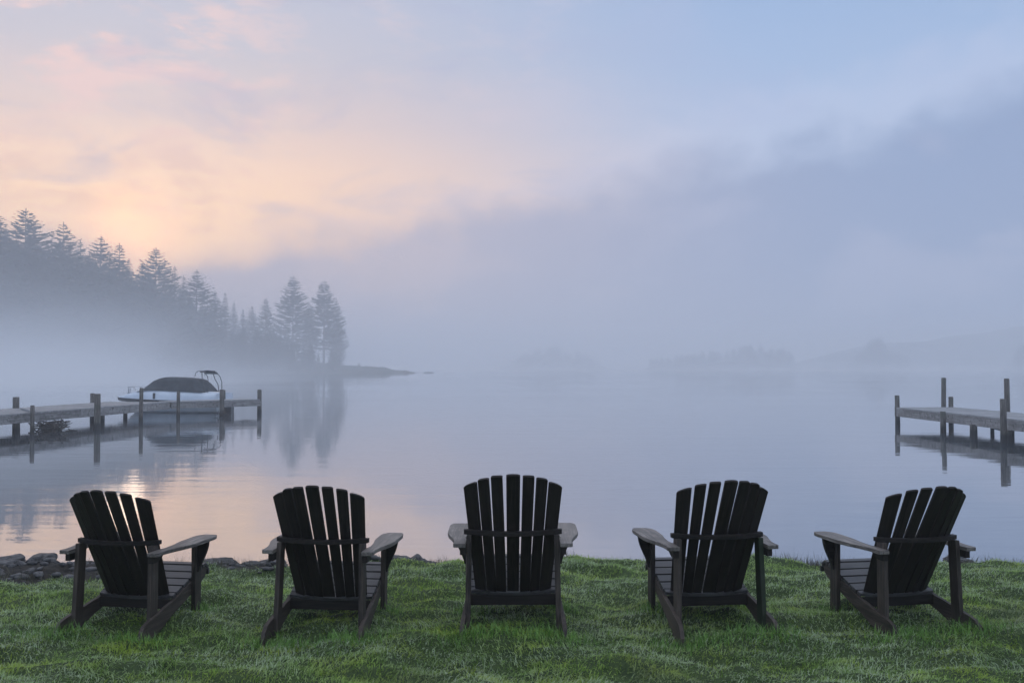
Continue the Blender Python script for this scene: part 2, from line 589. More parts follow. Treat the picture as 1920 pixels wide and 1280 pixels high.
def shore_h(x, y):
    d = Vector((x, y)) - TIP
    s = d.dot(SH)
    n = d.dot(NRM)
    n += 4 * fbm(s, 0, 0.03, 3, 3.0)
    k = min(max((s + 2) / 110.0, 0), 1)
    cap = 0.25 + 6.3 * (k ** 0.62)
    fr = min(max(n / (10 + 22 * k), -0.5), 1)
    h = cap * (math.sin(fr * math.pi / 2) if fr > 0 else fr * 2)
    if s < -2: h -= (-2 - s) * 0.25
    back = 60 + 90 * k
    if n > back: h -= (n - back) * 0.06
    h += 0.5 * fbm(x, y, 0.06, 3) * min(k * 4, 1)
    return WATER + h - 0.05


xs = list(np.linspace(-420, -10, 150))
ys = list(np.linspace(95, 520, 150))
tag(link('shore_hill', grid_mesh('shore_hill', xs, ys, shore_h), M_hill), 'low wooded point running out into the lake', None, kind='structure')


# ---- conifers
def tri_transform(V, s, rz, loc):
    c, sn = math.cos(rz), math.sin(rz)
    W = V * np.array(s, dtype=np.float32)
    X = W[:, 0] * c - W[:, 1] * sn
    Y = W[:, 0] * sn + W[:, 1] * c
    return np.stack([X + loc[0], Y + loc[1], W[:, 2] + loc[2]], 1)


def conifer(seed, H=1.0, rad=0.2, start=0.12, open_=0.5, up=0.35, step=0.024, spray=0.035, dens=1.0, shape=0.75, rag=0.72):
    """crown of a unit-height conifer as quads: whorled limbs, each carrying flat sprays of needles"""
    r = random.Random(seed)
    V, Fc = [], []

    def quad(c, d, wv, L, W):
        i = len(V)
        a = c - d * (L * 0.35)
        e = c + d * (L * 0.65)
        m_ = c + d * (L * 0.1)
        V.extend([a, m_ + wv * W, e, m_ - wv * W])
        Fc.append((i, i + 1, i + 2, i + 3))

    z = 0.985
    gap = 0
    while z > start:
        t = 1 - z
        u = (z - start) / (1 - start)
        env = rad * min(1.0, (t / 0.50) ** shape) * (1.0 if u > 0.25 else 0.65 + 1.4 * u)
        nb = r.choice((5, 6, 7)) if t > 0.05 else 5
        a0 = r.uniform(0, 6.28)
        for k in range(nb):
            a = a0 + k * 6.283 / nb + r.uniform(-0.35, 0.35)
            L = env * r.uniform(rag, 1.12) + 0.006
            if r.random() < 0.10 * open_ and t > 0.15: continue
            dv = Vector((math.cos(a), math.sin(a), 0))
            sl0 = r.uniform(-0.28, 0.0) + (0.55 * (1 - t / 0.12) if t < 0.12 else 0.0)
            n = max(3, int(L / spray * 3.4 * dens))
            for q in range(n):
                f = (q + r.random()) / n
                if f < 0.22 * open_ + 0.05: continue
                zz = z + sl0 * L * f + up * L * f * f * 0.9
                c = dv * (L * f) + Vector((0, 0, zz))
                side = r.choice((-1, 1))
                ang = a + side * r.uniform(0.1, 0.85)
                d = Vector((math.cos(ang), math.sin(ang), r.uniform(-0.02, 0.35))).normalized()
                wv = Vector((-math.sin(ang), math.cos(ang), r.uniform(-0.9, 0.9))).normalized()
                sz = spray * r.uniform(0.6, 1.25) * (1.12 - 0.5 * f) * (0.45 + 0.55 * min(1, t * 4))
                c = c + Vector((r.uniform(-1, 1), r.uniform(-1, 1), r.uniform(-0.5, 0.5))) * spray * 0.13
                quad(c, d, wv, sz * 1.3, sz * 0.33)
        z -= step * r.uniform(0.7, 1.3) * (0.7 + 0.6 * t)
    # leader
    for k in range(6):
        quad(Vector((0, 0, 0.985 + 0.005 * k)), Vector((r.uniform(-.3, .3), r.uniform(-.3, .3), 1)).normalized(), Vector((math.cos(k), math.sin(k), 0)), 0.02, 0.003)
    return np.array([tuple(v) for v in V], dtype=np.float32), np.array(Fc, dtype=np.int32)


def limbs_mesh(seed, rad, start, up):
    """trunk with bare limb stubs, unit height"""
    r = random.Random(seed)
    bm = bmesh.new()
    pts = [(0, 0, -0.03), (0.001, 0, 0.25), (0.002, 0.001, 0.6), (0, 0, 0.98)]
    tube_bm(bm, pts, [0.0135, 0.011, 0.0065, 0.001], 7)
    z = start * 0.6
    while z < 0.9:
        t = 1 - z
        for k in range(3):
            a = r.uniform(0, 6.28)
            L = rad * min(1, (t / 0.55) ** 0.75) * r.uniform(0.6, 0.95)
            d = Vector((math.cos(a), math.sin(a), 0))
            p = [d * (L * f) + Vector((0, 0, z - 0.12 * L * f + up * L * f * f)) for f in (0, 0.5, 1)]
            tube_bm(bm, p, [0.0022, 0.0014, 0.0004], 4, False)
        z += 0.035
    me = bpy.data.meshes.new('trunk')
    bm.to_mesh(me); bm.free()
    me.materials.append(M_bark)
    return me


SPEC = {
    'pine_open': dict(rad=0.205, start=0.17, open_=0.6, up=0.42, step=0.029, spray=0.047, dens=2.6, shape=0.80),
    'pine_open2': dict(rad=0.20, start=0.12, open_=0.5, up=0.50, step=0.028, spray=0.038, dens=2.0, shape=0.80),
    'pine_wide': dict(rad=0.255, start=0.08, open_=0.4, up=0.45, step=0.026, spray=0.040, dens=2.2, shape=0.78),
    'spruce': dict(rad=0.165, start=0.05, open_=0.2, up=0.22, step=0.022, spray=0.036, dens=1.9, shape=0.88),
    'spruce_slim': dict(rad=0.085, start=0.06, open_=0.2, up=0.2, step=0.020, spray=0.030, dens=1.3, shape=0.8),
    'fir_dense': dict(rad=0.215, start=0.03, open_=0.2, up=0.30, step=0.026, spray=0.040, dens=1.7, shape=0.74, rag=0.5),
}
TREE = {}
for i, (k, kw) in enumerate(SPEC.items()):
    V, Fq = conifer(100 + i, **kw)
    cm_ = mesh_np('crown', V, Fq)
    cm_.materials.append(M_needle)
    TREE[k] = (cm_, limbs_mesh(300 + i, kw['rad'], kw['start'], kw['up']), V, Fq)

tree_names = {'pine_open': 'pine_tree', 'pine_open2': 'pine_tree', 'pine_wide': 'pine_tree', 'spruce': 'spruce_tree', 'spruce_slim': 'spruce_tree', 'fir_dense': 'fir_tree'}


def tree(px, ytop, D, kind, label, wide=1.0, hmin=None, group='conifers on the misty shore'):
    wide *= {'pine_wide': 1.30, 'pine_open2': 1.40, 'pine_open': 1.25, 'spruce': 1.2}.get(kind, 1.0)
    x, zt = at(px, D, ytop)
    zb = shore_h(x, D) - 0.2
    H = zt - zb
    root = empty(tree_names[kind], (x, D, zb), random.uniform(0, 6.28))
    cr, tr, _, _ = TREE[kind]
    c = link('crown', cr, None, root)
    k = link('trunk', tr, None, root)
    for o in (c, k):
        o.scale = (H * wide, H * wide, H)
    tag(root, label, 'tree', group)
    return root


skyline = [
    (-6, 402, 214, 'spruce', 'tall conifer cut by the left edge of the picture', 1.3),
    (45, 394, 222, 'pine_wide', 'tallest broad pine of the misty shore, near the left edge', 1.05),
    (116, 420, 226, 'pine_open2', 'pine with upswept open branches, second tall crown from the left', 1.0),
    (148, 452, 236, 'spruce_slim', 'slim conifer close behind the upswept pine on the left', 1.3),
    (187, 445, 234, 'pine_open2', 'pine with rounded dense tip, third tall crown from the left', 1.05),
    (166, 474, 238, 'spruce', 'short conifer filling the notch left of the round-tipped pine', 1.0),
    (222, 458, 240, 'spruce', 'narrow pointed conifer just left of the brightest glow of sunrise', 1.05),
    (240, 486, 243, 'spruce_slim', 'small slim conifer under the brightest glow of sunrise', 1.3),
    (266, 492, 248, 'spruce', 'conifer shouldering the broad pine right of the sunrise glow', 1.0),
    (291, 467, 246, 'pine_wide', 'broad pine standing right of the sunrise glow', 0.92),
    (326, 500, 256, 'spruce_slim', 'very thin spire right of the broad pine', 1.1),
    (343, 518, 262, 'spruce_slim', 'thin low spire between two broad pines', 1.3),
    (368, 508, 262, 'pine_open2', 'pine with layered branches, last broad one before the forest dips', 1.05),
    (402, 546, 272, 'spruce', 'rounded conifer on the falling slope of the forest outline', 1.1),
    (421, 549, 280, 'spruce_slim', 'faint tall spire on the falling forest outline', 1.2),
    (438, 568, 284, 'spruce_slim', 'faint spire just right of a taller one on the falling outline', 1.3),
    (455, 580, 290, 'spruce_slim', 'lowest faint spire in the dip of the forest outline', 1.4),
    (472, 574, 294, 'spruce', 'faint low conifer left of the bushy fir near the point', 1.0),
    (498, 560, 300, 'fir_dense', 'bushy fir left of the two open pines on the point', 0.95),
    (549, 519, 325, 'pine_open', 'left one of the two tall open pines on the point', 1.0),
    (607, 527, 334, 'pine_open', 'right one of the two tall open pines on the point', 0.95),
    (578, 566, 334, 'spruce', 'conifer standing between the two tall open pines', 0.9),
    (630, 562, 340, 'fir_dense', 'dense fir ending the row of trees on the point', 0.85),
    (636, 604, 338, 'fir_dense', 'low dense fir leaning over the water at the end of the row', 0.95),
]
for a in skyline:
    tree(a[0], a[1], a[2], a[3], a[4], a[5])

# lower trees in front and behind, one wooded mass in the mist
rr = random.Random(5)
VV, FF = [], []
nv_ = 0
outline = [(-60, 420), (0, 425), (60, 430), (115, 455), (187, 470), (240, 500), (291, 500), (340, 545), (368, 540), (420, 585), (470, 600), (498, 590), (549, 610), (607, 628), (640, 640)]


def out_y(px):
    for (a, ya), (b, yb) in zip(outline, outline[1:]):
        if a <= px <= b: return ya + (yb - ya) * (px - a) / (b - a)
    return outline[0][1] if px < 0 else 640


cnt = 0
for px in np.linspace(-330, 640, 260):
    px = float(px) + rr.uniform(-4, 4)
    k0 = (px + 60) / 700
    tx = (px - 960) / F
    # where the sight line meets the shoreline
    tt = (tx * TIP.y - TIP.x) / (SH.x - tx * SH.y)
    Dm = TIP.y + tt * SH.y
    D = Dm + rr.uniform(1, 30) * (1 - 0.7 * max(0, min(1, k0)))
    yt = out_y(px) + abs(rr.gauss(0, 30)) + 15
    x, zt = at(px, D, yt)
    zb = shore_h(x, D) - 0.3
    if zb < WATER - 0.2: continue
    H = zt - zb
    if H < 3: continue
    k = rr.choice(('spruce', 'spruce_slim', 'fir_dense', 'pine_wide', 'spruce'))
    V, Fq = TREE[k][2], TREE[k][3]
    ww = 1.25 if k == 'spruce_slim' else 1.05
    VV.append(tri_transform(V, (H * ww, H * ww, H), rr.uniform(0, 6.28), (x, D, zb)))
    FF.append(Fq + nv_)
    nv_ += len(V)
    cnt += 1
print('fill trees', cnt, 'verts', nv_)
o = link('woodland', mesh_np('woodland', np.concatenate(VV), np.concatenate(FF)), M_needle)
tag(o, 'misty mass of conifers filling the left shore below the skyline', 'woodland', kind='stuff')


# ---- far islands and ridge
def mound(name, cx, cy, rx, ry, h, mat, label, kind='structure', cat=None, n=48, rough=0.25, sc=0.05):
    xs = np.linspace(-1.15, 1.15, n); ys_ = np.linspace(-1.15, 1.15, n // 2)

    def fz(u, v):
        q = u * u + v * v
        b = max(0.0, 1 - q) ** 0.6 if q < 1 else -0.3 * (q - 1)
        return b * h * (1 + rough * fbm(u * rx, v * ry, sc, 4, cx)) + WATER - 0.1
    me = grid_mesh(name, list(xs), list(ys_), fz)
    co = np.empty(len(me.vertices) * 3, dtype=np.float32)
    me.vertices.foreach_get('co', co)
    co = co.reshape(-1, 3); co[:, 0] = co[:, 0] * rx + cx; co[:, 1] = co[:, 1] * ry + cy
    me.vertices.foreach_set('co', co.ravel()); me.update()
    o = link(name, me, mat)
    return tag(o, label, cat, kind=kind)


def island_woods(name, cx, cy, rx, ry, prof, label, n, kinds=('spruce', 'fir_dense'), seed=1):
    r = random.Random(seed)
    VV, FF, k = [], [], 0
    for i in range(n):
        u = r.uniform(-1, 1)
        v = r.uniform(-0.8, 0.8) * math.sqrt(max(0.05, 1 - u * u))
        H = prof(u) * r.uniform(0.72, 1.05)
        if H < 1.5: continue
        kk = r.choice(kinds)
        V, Fq = TREE[kk][2], TREE[kk][3]
        sel = slice(0, len(Fq), 3)                       # far away: every third spray
        Fs = Fq[sel]
        Vs = V[Fs.ravel()]
        ctr = Vs.reshape(-1, 4, 3).mean(1, keepdims=True)
        Vs = ((Vs.reshape(-1, 4, 3) - ctr) * 1.8 + ctr).reshape(-1, 3)
        Fs = np.arange(len(Vs), dtype=np.int32).reshape(-1, 4)
        VV.append(tri_transform(Vs, (H * 1.3, H * 1.3, H), r.uniform(0, 6.28), (cx + u * rx, cy + v * ry, WATER + 0.3)))
        FF.append(Fs + k); k += len(Vs)
    o = link(name, mesh_np(name, np.concatenate(VV), np.concatenate(FF)), M_needle)
    return tag(o, label, 'woodland', kind='stuff')


ia = 930; xa = at(1040, ia)
mound('island', xa, ia, 52, 24, 6, M_hill, 'faint low island in mid lake')
island_woods('island_woods', xa, ia, 48, 20, lambda u: 21 * (1 - abs(u) ** 2.2) + 1, 'faint low hump of trees on the island in mid lake', 46, seed=2)
ib = 780; xb = at(1355, ib)
mound('island', xb, ib, 62, 24, 6, M_hill, 'faint long island right of the middle')
island_woods('island_woods', xb, ib, 56, 20, lambda u: 9 + 12 * max(0, min(1, (u + 1) / 1.5)) if u < 0.6 else 17, 'faint woods of the long island, rising to its right end', 64, seed=3)
ic = 690; xc = at(1648, ic)
mound('island', xc, ic, 26, 14, 3, M_hill, 'small island under a triangular tree clump')
island_woods('island_woods', xc, ic, 21, 12, lambda u: 23.5 * (1 - abs(u) ** 1.15 * 0.8) + 1, 'triangular clump of trees on the small island at the right', 34, ('spruce', 'spruce_slim', 'fir_dense'), seed=4)
idd = 640; xd = at(1950, idd)
mound('island', xd, idd, 24, 12, 3, M_hill, 'wooded islet cut by the right edge of the picture')
island_woods('island_woods', xd, idd, 20, 10, lambda u: 22 * (1 - abs(u) ** 1.6 * 0.7) + 1, 'dark tree clump at the very right edge of the lake', 22, seed=5)
mound('far_ridge', 580, 900, 330, 110, 37, M_farwood, 'wooded ridge across the lake, almost lost in fog', n=120, rough=0.22, sc=0.012)


# ---- rocks
def rock_mesh(seed, flat=0.6, n=3, rough=0.55):
    bm = bmesh.new()
    bmesh.ops.create_icosphere(bm, subdivisions=n, radius=0.5)
    off = Vector((seed * 7.3, seed * 3.1, 0))
    r = random.Random(seed)
    planes = [Vector((r.gauss(0, 1), r.gauss(0, 1), r.gauss(0.2, 1))).normalized() for _ in range(9)]
    for v in bm.verts:
        p = v.co.copy()
        k = 1 + rough * mnoise.fractal(p * 2.2 + off, 1.0, 2.0, 3) + 0.10 * mnoise.fractal(p * 9 + off, 0.8, 2.0, 4)
        p *= k
        for pl in planes:
            d = p.dot(pl) - 0.37
            if d > 0: p -= pl * d * 0.85
        v.co = Vector((p.x, p.y * 0.85, p.z * flat))
    for f in bm.faces: f.smooth = True
    me = bpy.data.meshes.new('rock')
    bm.to_mesh(me); bm.free()
    return me


rocks = [rock_mesh(s, fl, 4) for s, fl in ((1, 0.62), (2, 0.5), (3, 0.7), (4, 0.45), (5, 0.8), (6, 0.55))]
for q in rocks: q.materials.append(M_rock)
farrocks = [rock_mesh(s, fl, 3) for s, fl in ((11, 0.5), (12, 0.4), (13, 0.6))]
for q in farrocks: q.materials.append(M_rockfar)


def rock(px, ytop, D, size, mesh_i, label, sz=1.0, group='rocks along the near bank', rz=None):
    x, zt = at(px, D, ytop)
    o = link('rock', rocks[mesh_i])
    h = size * (0.62, 0.5, 0.7, 0.45, 0.8, 0.55)[mesh_i] * 0.45 * sz
    o.location = (x, D, zt - h)
    size *= 1.15
    o.scale = (size, size, size * sz)
    o.rotation_euler = (random.uniform(-0.1, 0.1), random.uniform(-0.1, 0.1), random.uniform(0, 6.28) if rz is None else rz)
    tag(o, label, 'rock', group)
    return o


rock(76, 1038, 8.25, 0.25, 0, 'largest rounded rock on the bank left of the leftmost chair', 1.0)
rock(12, 1045, 8.3, 0.34, 3, 'flat wide rock at the left edge of the bank', 0.9)
rock(36, 1055, 8.0, 0.22, 1, 'low rock between the flat rock and the largest rounded one', 0.9)
rock(104, 1048, 8.15, 0.10, 4, 'small pointed stone right of the largest rounded rock', 1.3)
rock(122, 1062, 7.95, 0.22, 1, 'low rock left of the leftmost chair leg', 0.9)
rock(60, 1066, 7.85, 0.25, 3, 'long low rock in front of the largest rounded one', 0.9)
rock(145, 1052, 8.15, 0.20, 2, 'rock showing beside the rear upright of the leftmost chair', 0.8)
rock(175, 1051, 8.2, 0.24, 5, 'rock seen under the left arm of the leftmost chair', 0.9)
rock(205, 1064, 7.9, 0.22, 1, 'rock behind the backrest of the leftmost chair', 0.9)
rock(160, 1068, 7.8, 0.18, 3, 'low stone in front of the others behind the leftmost chair', 1.0)
rock(5, 1064, 7.85, 0.24, 5, 'dark low rock in the left corner of the bank', 0.9)
rock(404, 1045, 8.25, 0.25, 0, 'rounded rock right of the leftmost chair', 0.75)
rock(438, 1051, 8.2, 0.17, 1, 'low rock right of the rounded one between the two left chairs', 0.9)
rock(470, 1050, 8.2, 0.16, 5, 'small rock left of the second chair', 0.9)
rock(498, 1049, 8.2, 0.15, 3, 'small flat rock touching the second chair in view', 1.0)
rock(385, 1056, 8.05, 0.16, 1, 'small rock beside the front leg of the leftmost chair', 0.8)
rock(520, 1047, 8.25, 0.19, 2, 'rock behind the left upright of the second chair', 0.7)
rock(748, 1040, 8.25, 0.24, 2, 'dark rounded rock right of the second chair', 0.75)
rock(782, 1045, 8.2, 0.22, 1, 'dark low rock next to the rounded one right of the second chair', 1.0)
rock(812, 1055, 8.15, 0.20, 3, 'flat grey rock sliding down left of the middle chair', 0.9)
rock(765, 1054, 8.05, 0.20, 5, 'low dark rock in front of the pair right of the second chair', 0.8)
rock(1178, 1050, 8.35, 0.15, 1, 'small rock left of the fourth chair', 0.9)
rock(1200, 1050, 8.35, 0.12, 3, 'small stone under the left arm of the fourth chair', 0.9)
rock(1412, 1047, 8.45, 0.12, 4, 'small stone behind the right upright of the fourth chair', 0.8)
rock(1795, 1043, 8.5, 0.22, 3, 'low stone behind the rightmost chair', 0.7)

blab = ['boulder nearest the trees on the tip of the point', 'second boulder out from the trees on the point', 'third boulder along the tapering point', 'middle low boulder of the row along the point', 'boulder just beyond the middle of the row on the point', 'last but one low boulder at the end of the point', 'outermost low boulder where the point meets the water']
VV, FF, k_ = [], [], 0
rrb = random.Random(77)
small = rock_mesh(21, 0.6, 1)
sv = np.empty(len(small.vertices) * 3, dtype=np.float32); small.vertices.foreach_get('co', sv); sv = sv.reshape(-1, 3)
sf = np.array([tuple(p.vertices) for p in small.polygons], dtype=np.int32)
bpy.data.meshes.remove(small)
for i in range(520):
    x = rrb.uniform(-5.2, -0.8) if i < 440 else rrb.uniform(-0.8, 6)
    y0, y1 = grass_edge(x), edge_y(x)
    y = rrb.uniform(y0 - 0.02, y1 + 0.15)
    q = rrb.choice((0.02, 0.03, 0.04, 0.06, 0.10)) * rrb.uniform(0.7, 1.3)
    VV.append(tri_transform(sv, (q * 1.4, q, q * rrb.uniform(0.6, 1.1)), rrb.uniform(0, 6.28), (x, y, lawn_z(x, y) + q * 0.12)))
    FF.append(sf + k_); k_ += len(sv)
tag(link('rubble', mesh_np('rubble', np.concatenate(VV), np.concatenate(FF), True), M_rock), 'small dark stones scattered between the grass edge and the water', 'stones', kind='stuff')
pts = [(690, 688, 6), (702, 692, 5), (718, 691, 6), (732, 693.5, 5), (746, 694.5, 4.5), (760, 696, 4), (772, 697.5, 3)]
for i, (px, yt, s) in enumerate(pts):
    D = 343 - i * 1.0
    x, zt = at(px, D, yt)
    o = link('boulder', farrocks[i % 3])
    o.location = (x, D, max(zt - 0.25 * s * 0.5, WATER - 0.2)); o.scale = (s * 1.3, s, s * 0.7)
    o.rotation_euler = (0, 0, i * 1.7)
    tag(o, blab[i], 'rock', 'boulders on the tip of the point')
x, zt = at(804, 345, 696.5)
o = link('boulder', farrocks[1]); o.location = (x, 345, WATER); o.scale = (4.6, 3, 1.6)
tag(o, 'lone low rock standing out of the lake beyond the tip of the point', 'rock')
# bush on the point
V, Fq = TREE['fir_dense'][2], TREE['fir_dense'][3]
x, zt = at(673, 343, 680)
zb = shore_h(x, 343) - 0.1
b_ = link('bush', mesh_np('bush', tri_transform(V[:, :], (4.5, 4.5, max(zt - zb, 1.5)), 0, (0, 0, 0)), Fq), M_needle)
b_.location = (x, 343, zb)
tag(b_, 'small bush alone on the slope right of the last tree', 'bush')

# ================================================================ DOCKS


def post(parent, x, y, ztop, r=0.085, name='post', seed=0):
    """square-ish timber pile; z measured above the water"""
    rnd = random.Random(seed + int(x * 100))
    bm = bmesh.new()
    seg = 10
    zs = [-1.2, -0.2, 0.15, ztop * 0.6, ztop - 0.012, ztop]
    rs = [r * 1.05, r * 1.04, r, r * 0.97, r * 0.96, r * 0.86]
    lean = (rnd.uniform(-0.012, 0.012), rnd.uniform(-0.012, 0.012))
    rings = []
    for z, q in zip(zs, rs):
        rings.append([bm.verts.new((math.cos(t) * q * (1 + rnd.uniform(-.03, .03)) + lean[0] * z, math.sin(t) * q * (1 + rnd.uniform(-.03, .03)) + lean[1] * z, z + WATER)) for t in [6.2832 * k / seg for k in range(seg)]])
    for a, b in zip(rings, rings[1:]):
        for k in range(seg):
            f = bm.faces.new((a[k], a[(k + 1) % seg], b[(k + 1) % seg], b[k])); f.smooth = True
    bm.faces.new(rings[-1])
    o = bm_obj(name, bm, M_post, parent)
    o.location = Vector((x, y, 0)) - parent.location
    return o


def beam(parent, a, b, z0, z1, th, name, mat, out=0.0):
    """board between two plan points, z above water"""
    a = Vector((a[0], a[1], 0)); b = Vector((b[0], b[1], 0))
    d = (b - a); L = d.length
    me = board_mesh(name, [(-L / 2, 0), (L / 2, 0), (L / 2, z1 - z0), (-L / 2, z1 - z0)], th, 0.006)
    o = link(name, me, mat, parent)
    n = d.normalized()
    M = frame((a + b) / 2 + Vector((0, 0, WATER + z0)) - parent.location, n, (0, 0, 1))
    o.matrix_local = M
    return o


def planks(parent, a, b, width, side, ztop, name='deck_planks'):
    """many narrow planks across a walkway a->b; side=+1 puts the width to the left of travel"""
    a = Vector((a[0], a[1], 0)); b = Vector((b[0], b[1], 0))
    d = (b - a); L = d.length; d.normalize()
    n = Vector((-d.y, d.x, 0)) * side
    bm = bmesh.new()
    s = 0.0
    rz = math.atan2(d.y, d.x)
    while s < L - 0.1:
        wd = 0.142
        c = a + d * (s + wd / 2) + n * (width / 2 + random.uniform(-0.012, 0.012))
        box_bm(bm, (c.x - parent.location.x, c.y - parent.location.y, WATER + ztop - 0.019 + random.uniform(-0.004, 0.004)), (wd, width + 0.05, 0.038), rz, 0.002)
        s += 0.150
    o = bm_obj(name, bm, M_deck, parent)
    o['kind'] = 'stuff'
    return o


# left dock
dl = empty('dock', (-15.0, 30.0, 0.0))
tag(dl, 'weathered wooden dock on the left with a boat tied behind it', 'dock')
A0, A1 = (-16.25, 18.0), (-13.95, 40.6)
vec = Vector((A1[0] - A0[0], A1[1] - A0[1])).normalized()
nl = Vector((-vec.y, vec.x))                     # to the left
WID = 2.5
planks(dl, A0, A1, WID, 1, 0.63)
segs = [0.0, 0.26, 0.52, 0.70, 0.85, 1.0]
for s0, s1 in zip(segs, segs[1:]):
    for off in (0.0, WID):
        pa = Vector(A0) + (Vector(A1) - Vector(A0)) * s0 + nl * off
        pb = Vector(A0) + (Vector(A1) - Vector(A0)) * s1 + nl * off
        e = (pb - pa).normalized() * 0.004
        beam(dl, pa + e, pb - e, 0.33 + random.uniform(-.006, .006), 0.588, 0.045, 'fascia_board', M_dock)
beam(dl, Vector(A1) + vec * 0.03, Vector(A1) + vec * 0.03 + nl * WID, 0.34, 0.588, 0.045, 'fascia_board', M_dock)
# head section reaching to the end post
B0, B1 = (-13.92, 40.75), (-11.1, 43.9)
vb = Vector((B1[0] - B0[0], B1[1] - B0[1])).normalized(); nb_ = Vector((-vb.y, vb.x))
planks(dl, B0, B1, 1.0, 1, 0.63)
mid = (Vector(B0) + Vector(B1)) / 2
beam(dl, B0, mid, 0.335, 0.588, 0.045, 'fascia_board', M_dock)
beam(dl, mid + vb * 0.006, B1, 0.33, 0.588, 0.045, 'fascia_board', M_dock)
beam(dl, Vector(B0) + nb_ * 1.0, Vector(B1) + nb_ * 1.0, 0.335, 0.588, 0.045, 'fascia_board', M_dock)
beam(dl, Vector(B1) + vb * 0.03, Vector(B1) + vb * 0.03 + nb_ * 1.0, 0.335, 0.588, 0.045, 'fascia_board', M_dock)


def dpost(parent, px, D, ytop, r, under=False, **k):
    x = at(px, D)
    zt = (EYE - (ytop - HOR) * D / F) - WATER
    return post(parent, x, D, zt, r, **k)


dpost(dl, 183.5, 33.0, 738, 0.105)
dpost(dl, 174, 39.5, 737, 0.09)
dpost(dl, 31, 34.2, 744, 0.11)
dpost(dl, 62, 30.4, 759.5, 0.065)
dpost(dl, 265, 37.1, 727, 0.075)
dpost(dl, 335, 40.5, 733, 0.075)
dpost(dl, 417, 42.0, 730, 0.10)
dpost(dl, 421, 43.6, 731, 0.06)
dpost(dl, 487, 44.1, 730, 0.10)
dpost(dl, 32, 30.6, 786, 0.11)
dpost(dl, 236, 40.3, 770, 0.085)
dpost(dl, 192, 35.9, 775, 0.10)
beam(dl, (at(62, 30.4), 30.5), (at(110, 33.0) - 1.2, 33.0), 0.64, 0.70, 0.09, 'loose_plank', M_deck)

# brush caught under it
bm = bmesh.new()
rb = random.Random(9)
for i in range(150):
    c = Vector((max(-.42, min(.42, rb.gauss(0, 0.25))), rb.gauss(0, 0.25), rb.uniform(-0.1, 0.30)))
    d = Vector((rb.gauss(0, 1), rb.gauss(0, 1), rb.gauss(0, 0.5))).normalized() * rb.uniform(0.08, 0.24)
    tube_bm(bm, [c - d, c + Vector((0, 0, 0.03)), c + d], [0.020, 0.022, 0.006], 4, False)
o = bm_obj('brush_tangle', bm, M_twig)
o.location = (at(99, 31.6), 31.6, WATER)
tag(o, 'dark tangle of dead brush caught under the left dock', 'brush', kind='stuff')
bm = bmesh.new()
for i in range(110):
    c = Vector((rb.gauss(0, 0.13), rb.gauss(0, 0.12), rb.uniform(-0.05, 0.12)))
    d = Vector((rb.gauss(0, 0.6), rb.gauss(0, 0.6), rb.uniform(0.3, 1.2))).normalized() * rb.uniform(0.1, 0.32)
    tube_bm(bm, [c, c + d * 0.6, c + d + Vector((rb.gauss(0, .05), 0, -0.03))], [0.007, 0.005, 0.002], 4, False)
o = bm_obj('water_weeds', bm, M_twig)
o.location = (at(424, 42.0), 41.8, WATER)
tag(o, 'clump of weeds around the double post near the boat stern', 'weeds')

# right dock
dr = empty('dock', (13.5, 30.0, 0.0))
tag(dr, 'weathered wooden dock reaching in from the right edge', 'dock')
C0, C1 = (13.75, 16.0), (13.45, 35.0)
vc = Vector((C1[0] - C0[0], C1[1] - C0[1])).normalized(); nc = Vector((vc.y, -vc.x))
WR_ = 2.1
planks(dr, C0, C1, WR_, -1, 0.63)
segs = [0.0, 0.33, 0.555, 0.78, 1.0]
for s0, s1 in zip(segs, segs[1:]):
    for off in (0.0, WR_):
        pa = Vector(C0) + (Vector(C1) - Vector(C0)) * s0 + nc * off
        pb = Vector(C0) + (Vector(C1) - Vector(C0)) * s1 + nc * off
        e = (pb - pa).normalized() * 0.004
        beam(dr, pa + e, pb - e, 0.32 + random.uniform(-.008, .008), 0.588, 0.045, 'fascia_board', M_dock)
beam(dr, Vector(C1) + vc * 0.03, Vector(C1) + vc * 0.03 + nc * WR_, 0.33, 0.588, 0.045, 'fascia_board', M_dock)
dpost(dr, 1682, 34.9, 741, 0.085)
dpost(dr, 1768, 35.0 + 0.75, 708, 0.085)
dpost(dr, 1782, 35.2, 743.5, 0.085)
dpost(dr, 1767, 30.7, 771, 0.085)
dpost(dr, 1888, 31.6, 709.5, 0.085)
dpost(dr, 1880, 27.0, 747.5, 0.085)
dpost(dr, 1824, 29.2, 795, 0.105)
dpost(dr, 1859, 31.0, 792, 0.06)
dpost(dr, 1893, 27.6, 788, 0.10)
beam(dr, (at(1858, 30.6), 30.6), (at(1892, 28.4), 28.4), 0.16, 0.22, 0.05, 'cross_brace', M_dock)
beam(dr, (at(1858, 30.6) + .01, 30.6), (at(1892, 28.4) + .01, 28.4), 0.28, 0.33, 0.05, 'cross_brace', M_dock)

# ================================================================ BOAT
boat = empty('motorboat', (-15.5, 45.3, WATER), math.pi + R(-6))     # local +x = bow (points left in the picture)
tag(boat, 'white motorboat under a dark canvas cover tied behind the left dock', 'boat')
L = 5.05
NS = 22


